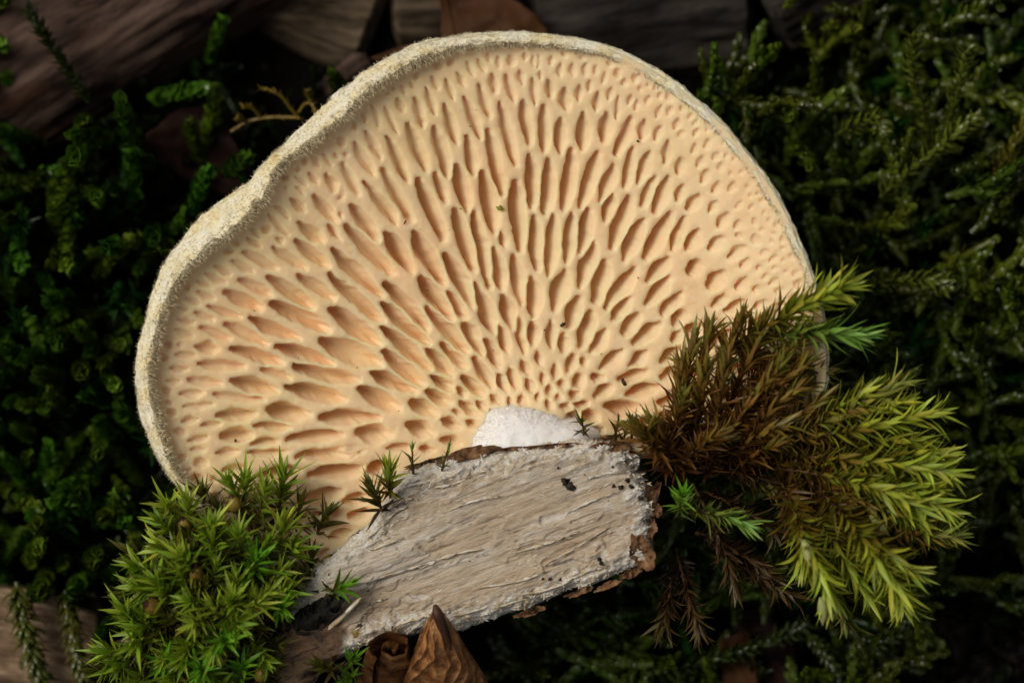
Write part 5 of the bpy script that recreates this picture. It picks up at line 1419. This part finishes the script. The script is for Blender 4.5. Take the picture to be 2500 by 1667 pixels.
strand('moss_strand', 'thin dark moss strand hanging by the broken end of the tan plank', [(160,1440),(172,1510),(185,1580),(205,1650),(220,1720)], (-2.2,-2.1,-2.2,-2.4,-2.6), 0.30, (0.085, 0.090, 0.012), 190, lw=0.14, hook=2.2)
strand('moss_strand', 'lone dark moss strand reaching up over the pinkish log', [(215,250),(160,160),(110,90),(72,30)], (-3.0,-2.6,-2.4,-2.4), 0.22, (0.035, 0.050, 0.008), 90)
strand('moss_strand', 'mossy green strand creeping over the soil under the plumes', [(1600,1640),(1740,1610),(1870,1570),(1960,1530)], (-2.9,-2.7,-2.6,-2.8), 0.26, (0.040, 0.06, 0.008), 130)
strand('moss_strand', 'green strand running down from the plumes into the soil', [(1970,1540),(2010,1590),(2040,1640),(2060,1700)], (-2.6,-2.7,-2.8,-3.0), 0.22, (0.050, 0.07, 0.010), 80)
strand('moss_strand', 'rounded mossy strand below the tip of the longest plume', [(2080,1540),(2130,1570),(2180,1560),(2235,1500)], (-2.6,-2.5,-2.4,-2.6), 0.26, (0.040, 0.06, 0.008), 90)
sp_col = (0.26, 0.17, 0.025)
def T1(x, y): return (x * K1, y * K1)
spg = thing('moss_sprig', 'thin ochre yellow moss sprig with side twigs in the dark hollow', 'moss sprig', P(*T1(1580, 900), -2.8))
for path, zs in [([T1(1580,900),T1(1700,825),T1(1850,800),T1(2040,805)], (-2.8,-2.6,-2.5,-2.4)), ([T1(2040,805),T1(1980,730),T1(1930,660),T1(1860,620),T1(1790,605)], (-2.4,-2.2,-2.0,-1.9,-1.9)),
                 ([T1(2030,790),T1(2080,710),T1(2130,700),T1(2165,780)], (-2.4,-2.2,-2.1,-2.1)), ([T1(1780,800),T1(1730,740),T1(1680,730)], (-2.5,-2.3,-2.2)), ([T1(1700,840),T1(1640,810)], (-2.6,-2.4)), ([T1(2120,700),T1(2105,640)], (-2.1,-2.0))]:
    pts = np.array([P(x, y, z) for (x, y), z in zip(path, zs)]); org = P(*T1(1580, 900), -2.8)
    tt = np.linspace(0, 1, 14); cc = np.stack([np.interp(tt, np.linspace(0, 1, len(pts)), pts[:, k]) for k in range(3)], -1)
    for _ in range(2): cc[1:-1] = (cc[:-2] + 2 * cc[1:-1] + cc[2:]) / 4
    Vs, F4s, F3s = [], [], []; base = 0
    V, F = tube(cc, 0.045, 6); Vs.append(V); F4s.append(F); base += len(V)
    for i in range(26):
        f = (i + 0.5) / 26 * 13; k = min(12, int(f)); p = cc[k] * (1 - f + k) + cc[k + 1] * (f - k)
        T = Vector(cc[k + 1] - cc[k]).normalized(); a = i * 2.4; A = T.orthogonal().normalized(); B = T.cross(A)
        out = A * math.cos(a) + B * math.sin(a); d = T * 0.88 + out * 0.47
        V, F4, F3 = leaf_geo(0.20 * BR.uniform(0.7, 1.3), 0.09, droop=0.2, fold=0.6, n=4)
        V = V @ np.array(frame_mat((0, 0, 0), d, -out, 1.0))[:3, :3].T + p
        Vs.append(V); F4s.append(F4 + base); F3s.append(F3 + base); base += len(V)
    o = solid('twig', np.concatenate(Vs), [np.concatenate(F4s), np.concatenate(F3s)], M['moss_bg'], spg, org); o.color = (*sp_col, 1)

# ------------------------------------------------------------------ low moss mat: uncountable
def build_mat():
    rng = np.random.default_rng(91)
    protos = []
    for k in range(8):
        V, a, b = catkin_geo(rng, 1.3, 14, 0.26, 0.9, 0.26, lowpoly=True)
        protos.append((V, a, b))
    Vs, F4s, F3s = [], [], []; base = 0; n = 0
    for _ in range(5200):
        px, py = rng.uniform(-500, 3000), rng.uniform(-450, 2100)
        if py < 240 and 560 < px < 2000 and py > -200: continue
        if bare(px, py) and (py > 1400 or rng.random() < 0.45) and rng.random() < 0.93 and -50 < px < 2550 and -50 < py < 1717: continue
        if hidden(px, py) and rng.random() < 0.75: continue
        x, y = (px - 1250) / 95, (833.5 - py) / 95
        z = float(ground_z(x, y)) - 0.1
        d = Vector((rng.normal(0, 0.7), rng.normal(0, 0.7), 1)).normalized()
        A = d.orthogonal().normalized(); B = d.cross(A)
        R = np.array(Matrix((A, B, d)).transposed()) * rng.uniform(0.7, 1.35)
        V, a, b = protos[rng.integers(8)]
        Vs.append(V @ R.T + np.array([x, y, z])); F4s.append(a + base); F3s.append(b + base); base += len(V)
    o = solid('moss_mat', np.concatenate(Vs), [np.concatenate(F4s), np.concatenate(F3s)], M['moss_mat'])
    tag(o, 'low dark moss mat covering the ground between the taller shoots', 'moss', kind='stuff')
build_mat()

# soil crumbs at the bare corner
def crumb_geo(rng, r):
    t = np.linspace(0, 2 * np.pi, 8, endpoint=False); ph = np.linspace(-1.35, 1.35, 5)
    T, PH = np.meshgrid(t, ph, indexing='ij')
    rr = r * (1 + 0.35 * rng.normal(0, 1, T.shape))
    V = np.stack([rr * np.cos(T) * np.cos(PH), rr * np.sin(T) * np.cos(PH), rr * np.sin(PH) * 0.7], -1).reshape(-1, 3)
    return V, grid_faces(8, 5, wrap_u=True)
def build_crumbs():
    rng = np.random.default_rng(15)
    Vs, Fs = [], []; base = 0
    for _ in range(1500):
        if rng.random() < 0.7: px, py = rng.uniform(2050, 2750), rng.uniform(1400, 1950)
        else: px, py = rng.uniform(-200, 2700), rng.uniform(-100, 1800)
        x, y = (px - 1250) / 94, (833.5 - py) / 94
        r = abs(rng.normal(0.05, 0.08)) + 0.02
        V, F = crumb_geo(rng, r)
        Vs.append(V + np.array([x, y, float(ground_z(x, y)) + r * 0.3])); Fs.append(F + base); base += len(V)
    o = solid('soil_crumbs', np.concatenate(Vs), np.concatenate(Fs), M['crumb'], smooth=False)
    tag(o, 'loose dark crumbs of soil and litter on the ground', 'soil', kind='stuff')
build_crumbs()

# ------------------------------------------------------------------ specks of dirt on the pores and the wood
def surf_cap(px, py):
    x, y = (px - 1250) / 100, (833.5 - py) / 100
    return float(cap_z(math.hypot(x - C0[0], y - C0[1]), np.array(math.atan2(y - C0[1], x - C0[0]))))
def speck(px, py, z, r, mat, label, name='dirt_speck', cat='speck', group=None, elong=1.0):
    V, F = crumb_geo(LRNG, r)
    V[:, 0] *= elong
    a = LRNG.uniform(0, 3.14); c, s = math.cos(a), math.sin(a)
    V = V @ np.array([[c, -s, 0], [s, c, 0], [0, 0, 1]]).T
    p = P(px, py, z)
    tag(solid(name, V + p, F, mat, None, p, smooth=False), label, cat, group)
for tx, ty, r, el in [(2035,967,0.028,1.3),(825,1428,0.02,1),(445,1520,0.02,2.6),(890,865,0.014,1.2),(930,755,0.012,1),(1598,988,0.010,1)]:
    px, py = 830 + tx * K1, ty * K1
    speck(px, py, surf_cap(px, py) + 0.03, r, M['speck'], 'tiny black speck of dirt on the cream pore walls', group='black specks on the fungus', elong=el)
for tx, ty, r, el in [(1522,680,0.042,1.5),(1400,718,0.02,1),(600,445,0.015,1),(1048,852,0.014,1),(403,1268,0.014,1),(1785,880,0.014,1),(747,30,0.012,1),(2037,360,0.016,1.6),(118,972,0.014,1.4),(1940,1072,0.05,2.0)]:
    px, py = 830 + tx * K1, 550 + ty * K1
    speck(px, py, surf_cap(px, py) + 0.03, r, M['speck'], 'tiny black speck of dirt on the cream pore walls', group='black specks on the fungus', elong=el)
for tx, ty, r in [(1612,1468,0.04),(1740,583,0.014),(2040,905,0.014),(1975,1160,0.01)]:
    px, py = tx * K1, 550 + ty * K1
    speck(px, py, surf_cap(px, py) - 0.05, r, M['speck'], 'tiny black speck of dirt on the cream pore walls', group='black specks on the fungus')
M['green_bit'] = mat_plain('green_bit', [(0.3, (0.14, 0.16, 0.01)), (0.7, (0.34, 0.36, 0.04))], 3, 0.5, 0.02)
speck(830 + 1098 * K1, 1425 * K1, surf_cap(1222, 508) + 0.03, 0.055, M['green_bit'], 'small yellow green plant fragment lying on a pore wall', 'plant_fragment', 'fragment', elong=1.7)
for tx, ty, r in [(1682,305,0.10),(1715,345,0.115),(430,630,0.06),(1640,228,0.03),(1590,898,0.045),(1545,898,0.03),(1650,900,0.035),(1975,335,0.05),(2080,340,0.07),(2140,410,0.06),(1970,222,0.035),(2020,345,0.06),(2060,300,0.05),(1900,800,0.06),(1890,780,0.05)]:
    px, py = T8(tx, ty)
    q = P(px, py, CHZ)
    speck(px, py, float(chunk_hz(q[0], q[1])[0]) + 0.02, r, M['speck'], 'black crumb of soil stuck to the pale wood chunk', group='black crumbs on the wood chunk')
